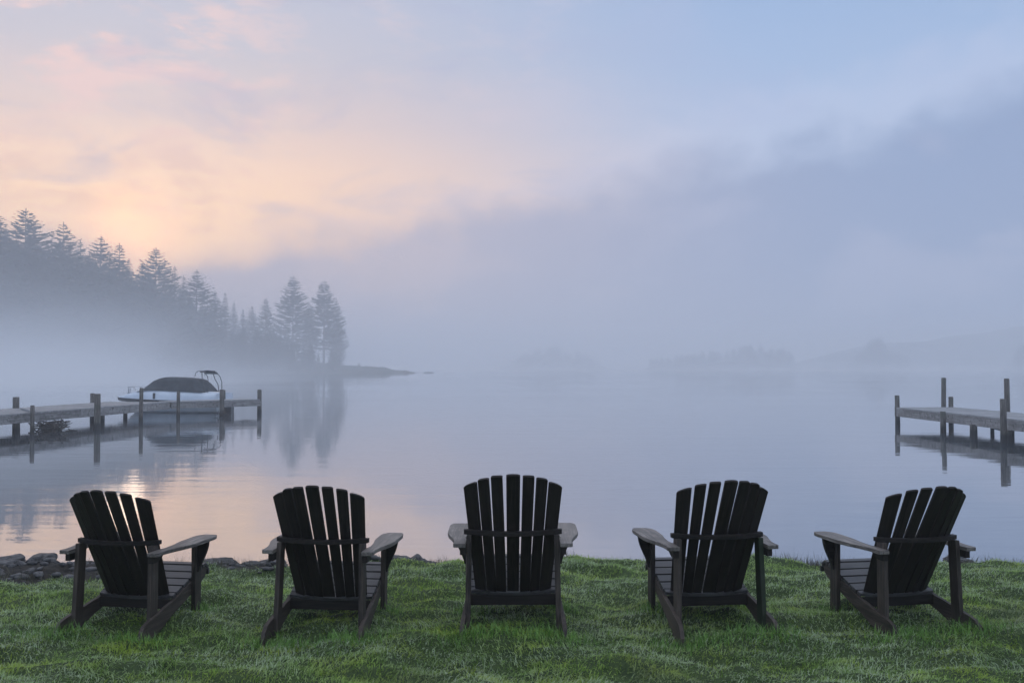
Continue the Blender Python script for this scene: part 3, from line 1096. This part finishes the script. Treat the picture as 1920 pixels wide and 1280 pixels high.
def hull_pts(s):
    """s 0 stern .. 1 bow -> x, half beam at sheer, sheer z, chine beam, chine z, keel z, rub z"""
    x = -L / 2 + L * s
    hb = 1.08 * (1 - max(0, (s - 0.45) / 0.55) ** 2.3) * (0.94 + 0.06 * min(1, s / 0.2))
    hb = max(hb, 0.015)
    sheer = 0.86 + 0.16 * math.sin(min(1, s / 0.85) * math.pi / 2) - 0.36 * max(0, (s - 0.60) / 0.40) ** 1.5
    rub = 0.52 + 0.13 * s ** 1.6
    cb = hb * (0.88 - 0.30 * max(0, (s - 0.5) / 0.5))
    cz = 0.10 + 0.44 * max(0, (s - 0.45) / 0.55) ** 1.9
    kz = -0.28 + 0.84 * max(0, (s - 0.62) / 0.38) ** 2.2
    return x, hb, sheer, cb, min(cz, rub - 0.03), min(kz, rub - 0.05), rub


def loft(rows, close_end=True, smooth=True):
    bm = bmesh.new()
    vr = [[bm.verts.new(p) for p in r] for r in rows]
    for a, b in zip(vr, vr[1:]):
        for k in range(len(a) - 1):
            try:
                f = bm.faces.new((a[k], a[k + 1], b[k + 1], b[k])); f.smooth = smooth
            except ValueError:
                pass
    if close_end:
        bm.faces.new(vr[0])
    return bm


rows_u, rows_l, rows_s, rows_r, rows_d = [], [], [], [], []
for i in range(NS + 1):
    s = i / NS
    x, hb, sh_, cb, cz, kz, rub = hull_pts(s)
    tum = 0.90 - 0.10 * max(0, (s - 0.5) * 2)
    up = [(x, -hb, rub), (x, -hb * 0.985, rub + (sh_ - rub) * 0.5), (x, -hb * tum, sh_)]
    rows_u.append(up + [(x, 0, sh_ + 0.045)] + [(px_, -py_, pz_) for px_, py_, pz_ in up[::-1]])
    rk = 0.34 * s ** 7
    rows_l.append([(x, -hb, rub), (x - rk * 0.7, -cb, cz), (x - rk, 0, kz), (x - rk * 0.7, cb, cz), (x, hb, rub)])
    dk = 0.16 * (0.18 + 0.82 * s)
    fr = dk / max(rub - cz, 0.04)
    fr = min(fr, 0.9)
    o_ = 0.008
    rows_s.append([(x, -hb - o_, rub - 0.012), (x, -(hb + (cb - hb) * fr) - o_, rub + (cz - rub) * fr)])
    rows_r.append((x, hb, rub))
upper = bm_obj('hull_side', loft(rows_u), M_gel, boat)
bm_obj('lower_hull', loft(rows_l), M_lowhull, boat)
bm = loft(rows_s, False)
bm2 = loft([[(p[0], -p[1], p[2]) for p in r] for r in rows_s], False)
bm_obj('dark_stripe', bm, M_dark, boat); bm_obj('dark_stripe', bm2, M_dark, boat)
for sg in (1, -1):
    bm = bmesh.new()
    tube_bm(bm, [(x, sg * (y + 0.006), z) for x, y, z in rows_r], 0.022, 6)
    bm_obj('rub_rail', bm, M_dark, boat)
# canvas cover (stern end at s ~0.06, forward end at s ~0.74)
prof = [(-1.90, 0.00, 0.94), (-1.84, 0.05, 0.92), (-1.62, 0.34, 0.82), (-1.40, 0.52, 0.72), (-1.32, 0.545, 0.70), (-0.95, 0.56, 0.68), (-0.50, 0.565, 0.68), (-0.10, 0.565, 0.68), (0.20, 0.545, 0.68), (0.33, 0.50, 0.68), (0.60, 0.40, 0.64), (0.90, 0.22, 0.55), (1.18, 0.05, 0.42), (1.28, 0.0, 0.35)]
rows = []
rc = random.Random(3)
for (x, h, tw) in prof:
    s = (x + L / 2) / L
    _, hb, sh_, *_r = hull_pts(s)
    wb = hb * 0.93
    q = []
    for k in range(15):
        f = k / 14 * 2 - 1
        af = abs(f)
        if af > 0.55:
            t_ = (1 - af) / 0.45
            y = wb + (tw * 0.9 * wb - wb) * t_ ** 0.9
            z = sh_ + 0.01 + h * t_ ** 0.85
        else:
            y = tw * 0.9 * wb * (af / 0.55)
            z = sh_ + 0.01 + h * (1 + 0.06 * (1 - (af / 0.55) ** 2))
        z += rc.uniform(-0.012, 0.012) * (1 if 0 < k < 14 else 0)
        q.append((x + rc.uniform(-.015, .015), math.copysign(y, f) if f else 0.0, z))
    rows.append(q)
cov = bm_obj('canvas_cover', loft(rows, False, True), M_canvas, boat)
# bow rail
bm = bmesh.new()
for sg in (1, -1):
    tube_bm(bm, [(1.35, sg * 0.66, 1.0), (1.42, sg * 0.62, 1.12), (1.70, sg * 0.48, 1.14), (1.90, sg * 0.3, 1.14), (2.02, 0, 1.13)], 0.014, 6)
    tube_bm(bm, [(1.70, sg * 0.48, 0.9), (1.70, sg * 0.48, 1.14)], 0.012, 6)
tube_bm(bm, [(2.02, 0, 0.78), (2.02, 0, 1.15)], 0.03, 6)
bm_obj('bow_rail', bm, M_metal, boat)
bm = bmesh.new()
box_bm(bm, (1.85, 0.30, 0.86), (0.16, 0.035, 0.03)); box_bm(bm, (1.85, 0.30, 0.835), (0.05, 0.03, 0.05))
bm_obj('cleat', bm, M_metal, boat)
bm = bmesh.new()
box_bm(bm, (-1.10, 0.985, 0.80), (0.14, 0.03, 0.06))
bm_obj('hull_marking', bm, M_dark, boat)
bm = bmesh.new()
box_bm(bm, (-1.45, 0.985, 0.78), (0.05, 0.03, 0.10))
bm_obj('hull_marking', bm, M_dark, boat)
bm = bmesh.new()
box_bm(bm, (0.30, 1.055, 0.76), (0.10, 0.03, 0.26))
bm_obj('fender', bm, M_darkmetal, boat)
# folded top frame standing over the stern
for sg in (1, -1):
    bm = bmesh.new()
    tube_bm(bm, [(-1.93, sg * 0.80, 0.90), (-1.89, sg * 0.78, 1.25), (-1.77, sg * 0.7, 1.50), (-1.72, sg * 0.62, 1.75), (-1.68, sg * 0.5, 1.86), (-1.68, 0, 1.88)], 0.020, 6)
    tube_bm(bm, [(-2.07, sg * 0.80, 0.90), (-2.08, sg * 0.76, 1.35), (-2.02, sg * 0.7, 1.60), (-1.86, sg * 0.6, 1.80), (-1.64, sg * 0.5, 1.86)], 0.018, 6)
    tube_bm(bm, [(-1.68, sg * 0.5, 1.86), (-1.50, sg * 0.5, 1.86), (-1.39, sg * 0.52, 1.78), (-1.36, sg * 0.55, 1.62)], 0.014, 6)
    bm_obj('top_frame', bm, M_darkmetal, boat)
bm = bmesh.new()
box_bm(bm, (-1.72, 0, 1.84), (0.28, 1.02, 0.075), 0, 0.02); box_bm(bm, (-1.88, 0, 1.76), (0.18, 1.06, 0.07), 0, 0.02)
bm_obj('rolled_canvas', bm, M_canvas, boat)
bm = bmesh.new()
box_bm(bm, (-2.70, 0, 0.22), (0.40, 0.34, 0.55), 0, 0.03); box_bm(bm, (-2.67, 0, -0.05), (0.24, 0.12, 0.5))
bm_obj('outdrive', bm, M_dark, boat)

# ================================================================ CHAIRS
def arc(f, n, a, b):
    return [f(a + (b - a) * k / n) for k in range(n + 1)]


def make_chair():
    root = empty('adirondack_chair')
    # backrest slats: half positions at the top and the bottom, drops along the arched top edge
    TOPS = [(-0.041, 0.041, 0.000, 0.000), (0.059, 0.126, 0.004, 0.015), (0.140, 0.204, 0.019, 0.043), (0.217, 0.294, 0.049, 0.102)]
    BOTS = [(-0.0365, 0.0365), (0.0405, 0.1015), (0.1055, 0.161), (0.165, 0.234)]
    zt0, zb0 = 0.953, 0.186
    for i in range(4):
        for sg in ((1,) if i == 0 else (1, -1)):
            t0, t1, d0, d1 = TOPS[i]; b0, b1 = BOTS[i]
            xt = (t0 + t1) / 2; xb = (b0 + b1) / 2
            yt = -0.045 + 0.115 * (xt / 0.275) ** 2
            yb = 0.428 + 0.034 * (xb / 0.22) ** 2
            pt = Vector((sg * xt, yt, zt0)); pb = Vector((sg * xb, yb, zb0))
            th = math.atan(2 * 0.095 * xt / 0.275 ** 2)
            M = frame((pt + pb) / 2, pt - pb, (math.cos(th), sg * math.sin(th), 0))
            Ln = (pt - pb).length
            fs = 1 / math.cos(th)
            wt, wb = (t1 - t0) * fs, (b1 - b0) * (0.5 + 0.5 * fs)
            wt *= 0.985
            top = []
            for k in range(7):                       # right to left along the top, following the arch
                f = 1 - k / 6
                yy = (-0.5 + f) * wt
                if sg > 0: ff = f
                else: ff = 1 - f
                dr_ = d0 + (d1 - d0) * (ff ** 1.35)
                if i == 0: dr_ = 0.004 * (2 * f - 1) ** 2
                if k in (0, 6): dr_ += 0.003
                top.append((Ln / 2 - dr_, yy))
            outl = [(-Ln / 2, -wb / 2)] + top[::-1] + [(-Ln / 2, wb / 2)]
            link('back_slat', board_mesh('back_slat', outl, 0.019, 0.0025), M_chair, root, M)
    # curved back support on top of the uprights
    o = arc(lambda x: (x, 0.118 + 0.092 * (x / 0.285) ** 2), 16, -0.295, 0.295)
    i_ = arc(lambda x: (x, 0.164 + 0.085 * (abs(x) / 0.285) ** 2.0), 16, 0.235, -0.235)
    outl = o + [(0.295, 0.256), (0.245, 0.256)] + i_ + [(-0.245, 0.256), (-0.295, 0.256)]
    link('back_support', board_mesh('back_support', outl, 0.028, 0.003), M_chair, root, Matrix.Translation((0, 0, 0.585)))
    # lower curved seat board and the stretcher below
    o = arc(lambda x: (x, -0.062 + 0.030 * (x / 0.27) ** 2), 12, -0.275, 0.275)
    outl = o + [(0.275, 0.008), (-0.275, 0.008)]
    ang = math.atan(0.30)
    zl = lambda y: 0.167 + 0.30 * (y - 0.413)
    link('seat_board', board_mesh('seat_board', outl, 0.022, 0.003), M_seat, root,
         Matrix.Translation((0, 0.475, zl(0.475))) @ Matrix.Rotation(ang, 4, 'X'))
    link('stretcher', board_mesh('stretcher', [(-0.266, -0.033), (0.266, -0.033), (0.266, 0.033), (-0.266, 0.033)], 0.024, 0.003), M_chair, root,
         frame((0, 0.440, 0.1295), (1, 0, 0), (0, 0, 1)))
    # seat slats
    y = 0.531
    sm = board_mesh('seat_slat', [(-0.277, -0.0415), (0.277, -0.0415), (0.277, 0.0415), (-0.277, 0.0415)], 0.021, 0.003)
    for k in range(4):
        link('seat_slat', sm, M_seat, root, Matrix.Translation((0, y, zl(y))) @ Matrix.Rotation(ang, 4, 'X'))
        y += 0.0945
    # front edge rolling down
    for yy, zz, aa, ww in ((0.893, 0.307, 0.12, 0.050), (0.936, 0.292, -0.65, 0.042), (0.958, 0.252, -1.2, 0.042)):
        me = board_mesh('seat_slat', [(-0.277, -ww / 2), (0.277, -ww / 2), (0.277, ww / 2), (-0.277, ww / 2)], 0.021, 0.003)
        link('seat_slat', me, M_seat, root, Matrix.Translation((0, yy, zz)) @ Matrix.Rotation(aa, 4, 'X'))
    # side rails: outline in (y, z)
    rail = [(-0.03, -0.035), (0.13, -0.035), (0.215, -0.004), (0.394, 0.062), (0.56, 0.106), (0.689, 0.142), (0.82, 0.184), (0.895, 0.215), (0.925, 0.240), (0.935, 0.262),
            (0.925, 0.280), (0.90, 0.296), (0.87, 0.2905), (0.415, 0.154), (0.38, 0.152), (0.22, 0.124), (0.083, 0.100), (0.03, 0.085), (-0.005, 0.055), (-0.028, 0.012)]
    for sg in (1, -1):
        me = board_mesh('side_rail', [(a - 0.4, b) for a, b in rail], 0.026, 0.003)
        xf, xr = 0.262, 0.298
        p0 = Vector((sg * xr, 0, 0)); p1 = Vector((sg * xf, 0.83, 0))
        d = (p1 - p0).normalized()
        M = frame(p0 + d * 0.4, d, (0, 0, 1))
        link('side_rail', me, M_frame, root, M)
        # rear upright inside the rail, a little splayed
        top = Vector((sg * 0.262, 0.208, 0.5695)); bot = Vector((sg * 0.272, 0.178, 0.020))
        me = board_mesh('rear_upright', [(-(top - bot).length / 2, -0.044), ((top - bot).length / 2, -0.042), ((top - bot).length / 2, 0.042), (-(top - bot).length / 2, 0.044)], 0.030, 0.003)
        link('rear_upright', me, M_frame, root, frame((top + bot) / 2, top - bot, (0, 1, 0)))
        # front leg outside the rail
        h = 0.555
        me = board_mesh('front_leg', [(-h / 2, -0.045), (h / 2, -0.045), (h / 2, 0.045), (-h / 2, 0.045)], 0.030, 0.003)
        link('front_leg', me, M_frame, root, frame((sg * 0.2925, 0.735, h / 2 - 0.045), (0, 0, 1), (0, 1, 0)))
        # curved bracket outside the front leg under the arm
        br = [(0, 0), (0.008, 0.0)] + arc(lambda t: (0.012 + 0.066 * math.sin(t * 1.57) ** 1.3, 0.02 + 0.20 * t), 8, 0.0, 1.0) + [(0, 0.22)]
        me = board_mesh('arm_bracket', br if sg > 0 else [(-a, b) for a, b in br][::-1], 0.030, 0.002)
        link('arm_bracket', me, M_chair, root, frame((sg * 0.308, 0.735, 0.292), (1, 0, 0), (0, 0, 1)))
        # arm: paddle wide in front, narrow behind
        am = [(0.280, 0.095), (0.346, 0.095), (0.354, 0.112), (0.350, 0.160), (0.354, 0.22), (0.372, 0.31), (0.398, 0.41), (0.410, 0.50), (0.412, 0.62), (0.412, 0.77),
              (0.406, 0.815), (0.390, 0.852), (0.310, 0.852), (0.296, 0.843), (0.268, 0.80), (0.262, 0.74), (0.266, 0.55), (0.285, 0.42), (0.291, 0.30), (0.2795, 0.24)]
        pl = [(sg * a, b - 0.5) for a, b in am]
        if sg < 0: pl = pl[::-1]
        rot = Matrix.Rotation(R(90), 4, 'Z')           # long axis of the board = local x
        pl2 = [(b, -a) for a, b in pl]
        me = board_mesh('arm', pl2, 0.024, 0.003)
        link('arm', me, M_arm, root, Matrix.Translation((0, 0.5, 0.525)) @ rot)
        # block under the rear end of the arm
        bk = [(0, 0), (0.06, 0.0)] + [(0.115, 0.022), (0.14, 0.046), (0.0, 0.046)]
        me = board_mesh('arm_cleat', bk, 0.034, 0.002)
        link('arm_cleat', me, M_chair, root, frame((sg * 0.297, 0.112, 0.4665), (0, 1, 0), (0, 0, 1)))
    return root


chair = make_chair()
spots = [  # centre x and y of the rear feet, facing (deg, clockwise to the right), label
    (-2.435, 5.90, 10.0, 0.915, 'dark wooden slatted garden chair at the far left, turned right, with rocks behind it'),
    (-1.168, 5.84, 4.5, 0.955, 'dark wooden slatted garden chair second from the left, a dark rock by its right arm'),
    (0.008, 5.80, 0.0, 1.0, 'dark wooden slatted garden chair in the middle, seen squarely from behind'),
    (1.270, 5.85, -6.5, 0.965, 'dark wooden garden chair with a green-stained right upright, second from the right'),
    (2.512, 5.91, -12.0, 0.93, 'dark wooden garden chair at the far right, turned left in front of the dock'),
]
for i, (x, y, a, size, lab) in enumerate(spots):
    c = chair if i == 0 else copy_tree(chair)
    c.location = (x, y, lawn_z(x, y) * 0.3 + 0.0)
    c.scale = (size, size, size)
    c.rotation_euler = (R(random.uniform(-0.5, 0.3)), R(random.uniform(-0.5, 0.5)), -R(a))
    for ch in c.children:
        if ch.name.startswith(('back_slat', 'seat_slat')):
            ch.matrix_basis = ch.matrix_basis @ Matrix.Translation((random.uniform(-.002, .002), random.uniform(-.001, .001), random.uniform(-.001, .001))) @ Matrix.Rotation(R(random.uniform(-.2, .2)), 4, 'Z')
    tag(c, lab, 'chair', 'slatted garden chairs in a row facing the lake')
    if i == 3:
        for ch in c.children:
            if ch.name.startswith('rear_upright') and ch.location.x > 0:
                ch.data = ch.data.copy(); ch.data.materials[0] = M_mossy
                ch['label'] = 'green-stained rear upright'

# ================================================================ GRASS
def lawn_z_arr(P):
    """bilinear lookup in a cached height grid"""
    gx0, gx1, gy0, gy1, n, m_ = -7.5, 7.5, 3.4, 9.5, 300, 150
    if not hasattr(lawn_z_arr, 'G'):
        lawn_z_arr.G = np.array([[lawn_z(x, y) for x in np.linspace(gx0, gx1, n)] for y in np.linspace(gy0, gy1, m_)])
    G = lawn_z_arr.G
    u = np.clip((P[:, 0] - gx0) / (gx1 - gx0) * (n - 1), 0, n - 1.001)
    v = np.clip((P[:, 1] - gy0) / (gy1 - gy0) * (m_ - 1), 0, m_ - 1.001)
    i = u.astype(int); j = v.astype(int); fu = u - i; fv = v - j
    return (G[j, i] * (1 - fu) + G[j, i + 1] * fu) * (1 - fv) + (G[j + 1, i] * (1 - fu) + G[j + 1, i + 1] * fu) * fv


def sines(P, seed, k, n=7):
    r = np.random.default_rng(seed)
    out = np.zeros(len(P))
    for _ in range(n):
        a = r.uniform(0, 6.28); f = k * r.uniform(0.6, 1.6)
        out += np.sin((P[:, 0] * math.cos(a) + P[:, 1] * math.sin(a)) * f + r.uniform(0, 6.28))
    return out / math.sqrt(n)


EDG_X = np.linspace(-7.5, 7.5, 400)
EDG_Y = np.array([edge_y(x) for x in EDG_X])


def blades(name, mat, P, Lg, Wd, lean, az_, droop, rnd):
    n = len(P)
    d = np.stack([np.cos(az_), np.sin(az_), np.zeros(n)], 1)
    s = np.stack([-np.sin(az_ ), np.cos(az_), np.zeros(n)], 1)
    tw = rng.uniform(-0.9, 0.9, n)[:, None]
    s = s * np.cos(tw) + d * np.sin(tw)
    up = np.array([0, 0, 1.0])
    pts = []
    p = P.copy()
    ang = lean
    pts.append(p)
    for k in range(3):
        step = (Lg / 3)[:, None]
        p = p + (d * np.sin(ang)[:, None] + up * np.cos(ang)[:, None]) * step
        pts.append(p)
        ang = ang + droop
    ws = (0.8, 1.0, 0.7)
    V = np.empty((n, 7, 3), dtype=np.float32)
    for k in range(3):
        V[:, 2 * k] = pts[k] - s * (Wd * ws[k] / 2)[:, None]
        V[:, 2 * k + 1] = pts[k] + s * (Wd * ws[k] / 2)[:, None]
    V[:, 6] = pts[3]
    b = (np.arange(n) * 7)[:, None]
    T = np.concatenate([b + np.array([[0, 1, 3]]), b + np.array([[0, 3, 2]]), b + np.array([[2, 3, 5]]), b + np.array([[2, 5, 4]]), b + np.array([[4, 5, 6]])])
    me = mesh_np(name, V.reshape(-1, 3), T)
    at_ = me.attributes.new('rnd', 'FLOAT', 'POINT')
    at_.data.foreach_set('value', np.repeat(rnd, 7).astype(np.float32))
    me.materials.append(mat)
    return me


N = 430000
P = np.stack([rng.uniform(-6.6, 6.6, N), 3.9 + 4.6 * rng.uniform(0, 1, N) ** 1.12, np.zeros(N)], 1)
ey = np.interp(P[:, 0], EDG_X, np.array([grass_edge(x) for x in EDG_X]))
keep = (P[:, 1] < ey + 0.12 + 0.10 * sines(P, 4, 6)) & (np.abs(P[:, 0]) < 0.60 * P[:, 1] + 1.2)
P = P[keep]
# gather into tussocks
q = sines(P, 21, 9)
P[:, 0] += 0.02 * sines(P, 22, 16); P[:, 1] += 0.02 * sines(P, 23, 16)
n = len(P)
P[:, 2] = lawn_z_arr(P) - 0.004
tall = np.clip(0.5 + 0.5 * sines(P, 5, 3.2), 0.0, 1.4)
tuft = np.clip(0.5 + 0.5 * sines(P, 6, 14), 0.1, 1.4)
Lg = (0.023 + 0.026 * tall * tuft + 0.010 * rng.uniform(0, 1, n)) * rng.uniform(0.7, 1.3, n)
az_ = 1.1 * sines(P, 7, 2.2) + 0.9 * sines(P, 8, 6.0) + rng.normal(0, 1.25, n) - 0.6
lean = np.clip(rng.normal(0.72, 0.42, n), 0.02, 1.45)
droop = rng.uniform(0.1, 0.85, n)
long_ = rng.uniform(0, 1, n) < 0.05
Lg[long_] *= 1.6
Wd = rng.uniform(0.0026, 0.0052, n)
o = link('grass', blades('grass', M_grass, P, Lg, Wd, lean, az_, droop, rng.uniform(0, 1, n)))
tag(o, 'short dewy green grass covering the lawn under the chairs', 'grass', kind='stuff')
print('blades', n)

# taller fresh tufts round the rear feet of the chairs
TP = []
for (x, y, a, size, lab) in spots:
    for sg in (-1, 1):
        fx = x + sg * 0.30 * math.cos(R(a)); fy = y - sg * 0.30 * math.sin(R(a))
        k = 420
        TP.append(np.stack([rng.normal(fx - sg * 0.07, 0.13, k), rng.normal(fy - 0.03, 0.07, k), np.zeros(k)], 1))
        gx = x + sg * 0.30 * math.cos(R(a)) + 0.735 * math.sin(R(a)); gy = y - sg * 0.30 * math.sin(R(a)) + 0.735 * math.cos(R(a))
        k = 160
        TP.append(np.stack([rng.normal(gx, 0.06, k), rng.normal(gy - 0.05, 0.03, k), np.zeros(k)], 1))
P = np.concatenate(TP); P[:, 2] = lawn_z_arr(P) - 0.004
n = len(P)
o = link('grass_tufts', blades('grass_tufts', M_fresh, P, rng.uniform(0.02, 0.095, n) , rng.uniform(0.0025, 0.004, n), np.clip(rng.normal(0.35, 0.25, n), 0, 1.2), rng.uniform(0, 6.28, n), rng.uniform(0.05, 0.4, n), rng.uniform(0.2, 1, n)))
tag(o, 'longer grass tufts standing round the chair feet', 'grass', kind='stuff')

# weeds and thin stalks along the bank
EP = []
for i in range(1500):
    x = random.uniform(-6, 6)
    c = 0.5 + 0.5 * math.sin(x * 3.1 + 1.0) * math.sin(x * 7.7)
    if x < -1.0 and random.random() < 0.45: continue
    if random.random() > 0.25 + 0.75 * c: continue
    y = (edge_y(x) + random.uniform(-0.03, 0.14)) if random.random() < 0.6 else (grass_edge(x) + random.uniform(-0.02, 0.3))
    k = random.randint(8, 22)
    s = 0.012 + 0.02 * random.random()
    EP.append(np.stack([rng.normal(x, s * 1.7, k), rng.normal(y, s, k), np.zeros(k)], 1))
for i in range(70):                                  # shaggy clumps that break the bank's outline
    x = random.uniform(-0.6, 6.0) if i < 56 else random.uniform(-5, -0.6)
    k = 170
    sx = random.uniform(0.05, 0.16)
    EP.append(np.stack([rng.normal(x, sx, k), rng.normal(edge_y(x) + 0.05, 0.03, k), np.zeros(k)], 1))
P = np.concatenate(EP); P[:, 2] = lawn_z_arr(P) - 0.004
n = len(P)
Lg = rng.uniform(0.03, 0.11, n)
tl = rng.uniform(0, 1, n) < 0.10
Lg[tl] *= rng.uniform(1.2, 1.9, tl.sum())
o = link('bank_weeds', blades('bank_weeds', M_weed, P, Lg, rng.uniform(0.0016, 0.0036, n), np.clip(rng.normal(0.45, 0.35, n), 0, 1.3), rng.uniform(0, 6.28, n), rng.uniform(0.0, 0.45, n), rng.uniform(0, 1, n)))
tag(o, 'straggly weeds and stalks along the edge of the bank', 'weeds', kind='stuff')

# ================================================================ MIST AND HAZE
def box_mesh(name, x0, x1, y0, y1, z0, z1):
    bm = bmesh.new()
    box_bm(bm, ((x0 + x1) / 2, (y0 + y1) / 2, (z0 + z1) / 2), (x1 - x0, y1 - y0, z1 - z0))
    me = bpy.data.meshes.new(name); bm.to_mesh(me); bm.free()
    return me


HZ = volume_mat('haze', 0.0030, (0.955, 0.975, 1.0), 0.5)
o = link('haze', box_mesh('haze', -WR - 50, WR + 50, -60, WR + 50, WATER - 1.6, 41.5), HZ)
tag(o, 'thin dawn haze over the whole lake', 'haze', kind='stuff')

def mist_mat():
    m = bpy.data.materials.new('mist')
    m.use_nodes = True
    t = NT(m.node_tree)
    t.n.clear()
    g = t.new('ShaderNodeNewGeometry')
    sp = t.new('ShaderNodeSeparateXYZ')
    t.l.new(g.outputs['Position'], sp.inputs[0])
    x, y, z = sp.outputs
    h = t.m('SUBTRACT', z, WATER)
    fall = t.m('POWER', 2.718, t.m('MULTIPLY', h, -0.13))
    topf = t.ss(h, 10.0, 22.0, 1.0, 0.0)
    n = t.noise(t.mapping(g.outputs['Position'], sc=(0.022, 0.022, 0.07)), 1.0, 2, 0.5, 0.4)
    ed = t.m('MULTIPLY', t.m('MULTIPLY', t.ss(x, -255, -200), t.ss(x, -95, -30, 1.0, 0.0)), t.m('MULTIPLY', t.ss(y, 62, 100), t.ss(y, 300, 355, 1.0, 0.0)))
    d = t.m('MULTIPLY', t.m('MULTIPLY', fall, topf), t.m('MULTIPLY', t.ss(n, 0.36, 0.66, 0.12, 1.0), ed))
    near = t.m('MULTIPLY', t.m('MULTIPLY', t.ss(x, -48, -22, 1.0, 0.0), t.ss(x, -150, -110)), t.m('MULTIPLY', t.ss(y, 56, 72), t.ss(y, 110, 150, 1.0, 0.0)))
    low = t.m('POWER', 2.718, t.m('MULTIPLY', h, -0.45))
    d = t.m('ADD', d, t.m('MULTIPLY', t.m('MULTIPLY', near, low), t.ss(n, 0.3, 0.6, 0.8, 2.2)))
    pv = t.new('ShaderNodeVolumePrincipled')
    pv.inputs['Color'].default_value = (0.98, 0.99, 1.0, 1)
    pv.inputs['Anisotropy'].default_value = 0.3
    t.put(pv.inputs['Density'], t.m('MULTIPLY', d, 0.038))
    o = t.new('ShaderNodeOutputMaterial')
    t.l.new(pv.outputs[0], o.inputs['Volume'])
    return m


o = link('mist', box_mesh('mist', -260, -20, 54, 360, WATER + 0.05, WATER + 23), mist_mat())
tag(o, 'bright low mist lying on the water against the left forest', 'mist', kind='stuff')


def far_mist_mat():
    m = bpy.data.materials.new('far_mist')
    m.use_nodes = True
    t = NT(m.node_tree)
    t.n.clear()
    g = t.new('ShaderNodeNewGeometry')
    sp = t.new('ShaderNodeSeparateXYZ')
    t.l.new(g.outputs['Position'], sp.inputs[0])
    x, y, z = sp.outputs
    fall = t.m('POWER', 2.718, t.m('MULTIPLY', t.m('SUBTRACT', z, WATER), -0.34))
    n = t.noise(t.mapping(g.outputs['Position'], sc=(0.008, 0.008, 0.06)), 1.0, 2, 0.5, 0.3)
    ed = t.m('MULTIPLY', t.m('MULTIPLY', t.ss(x, -345, -250), t.ss(x, 600, 690, 1.0, 0.0)), t.m('MULTIPLY', t.ss(y, 362, 430), t.ss(y, 620, 675, 1.0, 0.0)))
    d = t.m('MULTIPLY', t.m('MULTIPLY', fall, t.ss(z, 9.0, 15.5, 1.0, 0.0)), t.m('MULTIPLY', ed, t.ss(n, 0.3, 0.7, 0.4, 1.2)))
    pv = t.new('ShaderNodeVolumePrincipled')
    pv.inputs['Color'].default_value = (0.98, 0.99, 1.0, 1)
    pv.inputs['Anisotropy'].default_value = 0.3
    t.put(pv.inputs['Density'], t.m('MULTIPLY', d, 0.0048))
    o = t.new('ShaderNodeOutputMaterial')
    t.l.new(pv.outputs[0], o.inputs['Volume'])
    return m


o = link('mist', box_mesh('mist', -350, 700, 361, 680, WATER + 0.05, WATER + 16.5), far_mist_mat())
tag(o, 'low mist over the far water in front of the islands', 'mist', kind='stuff')
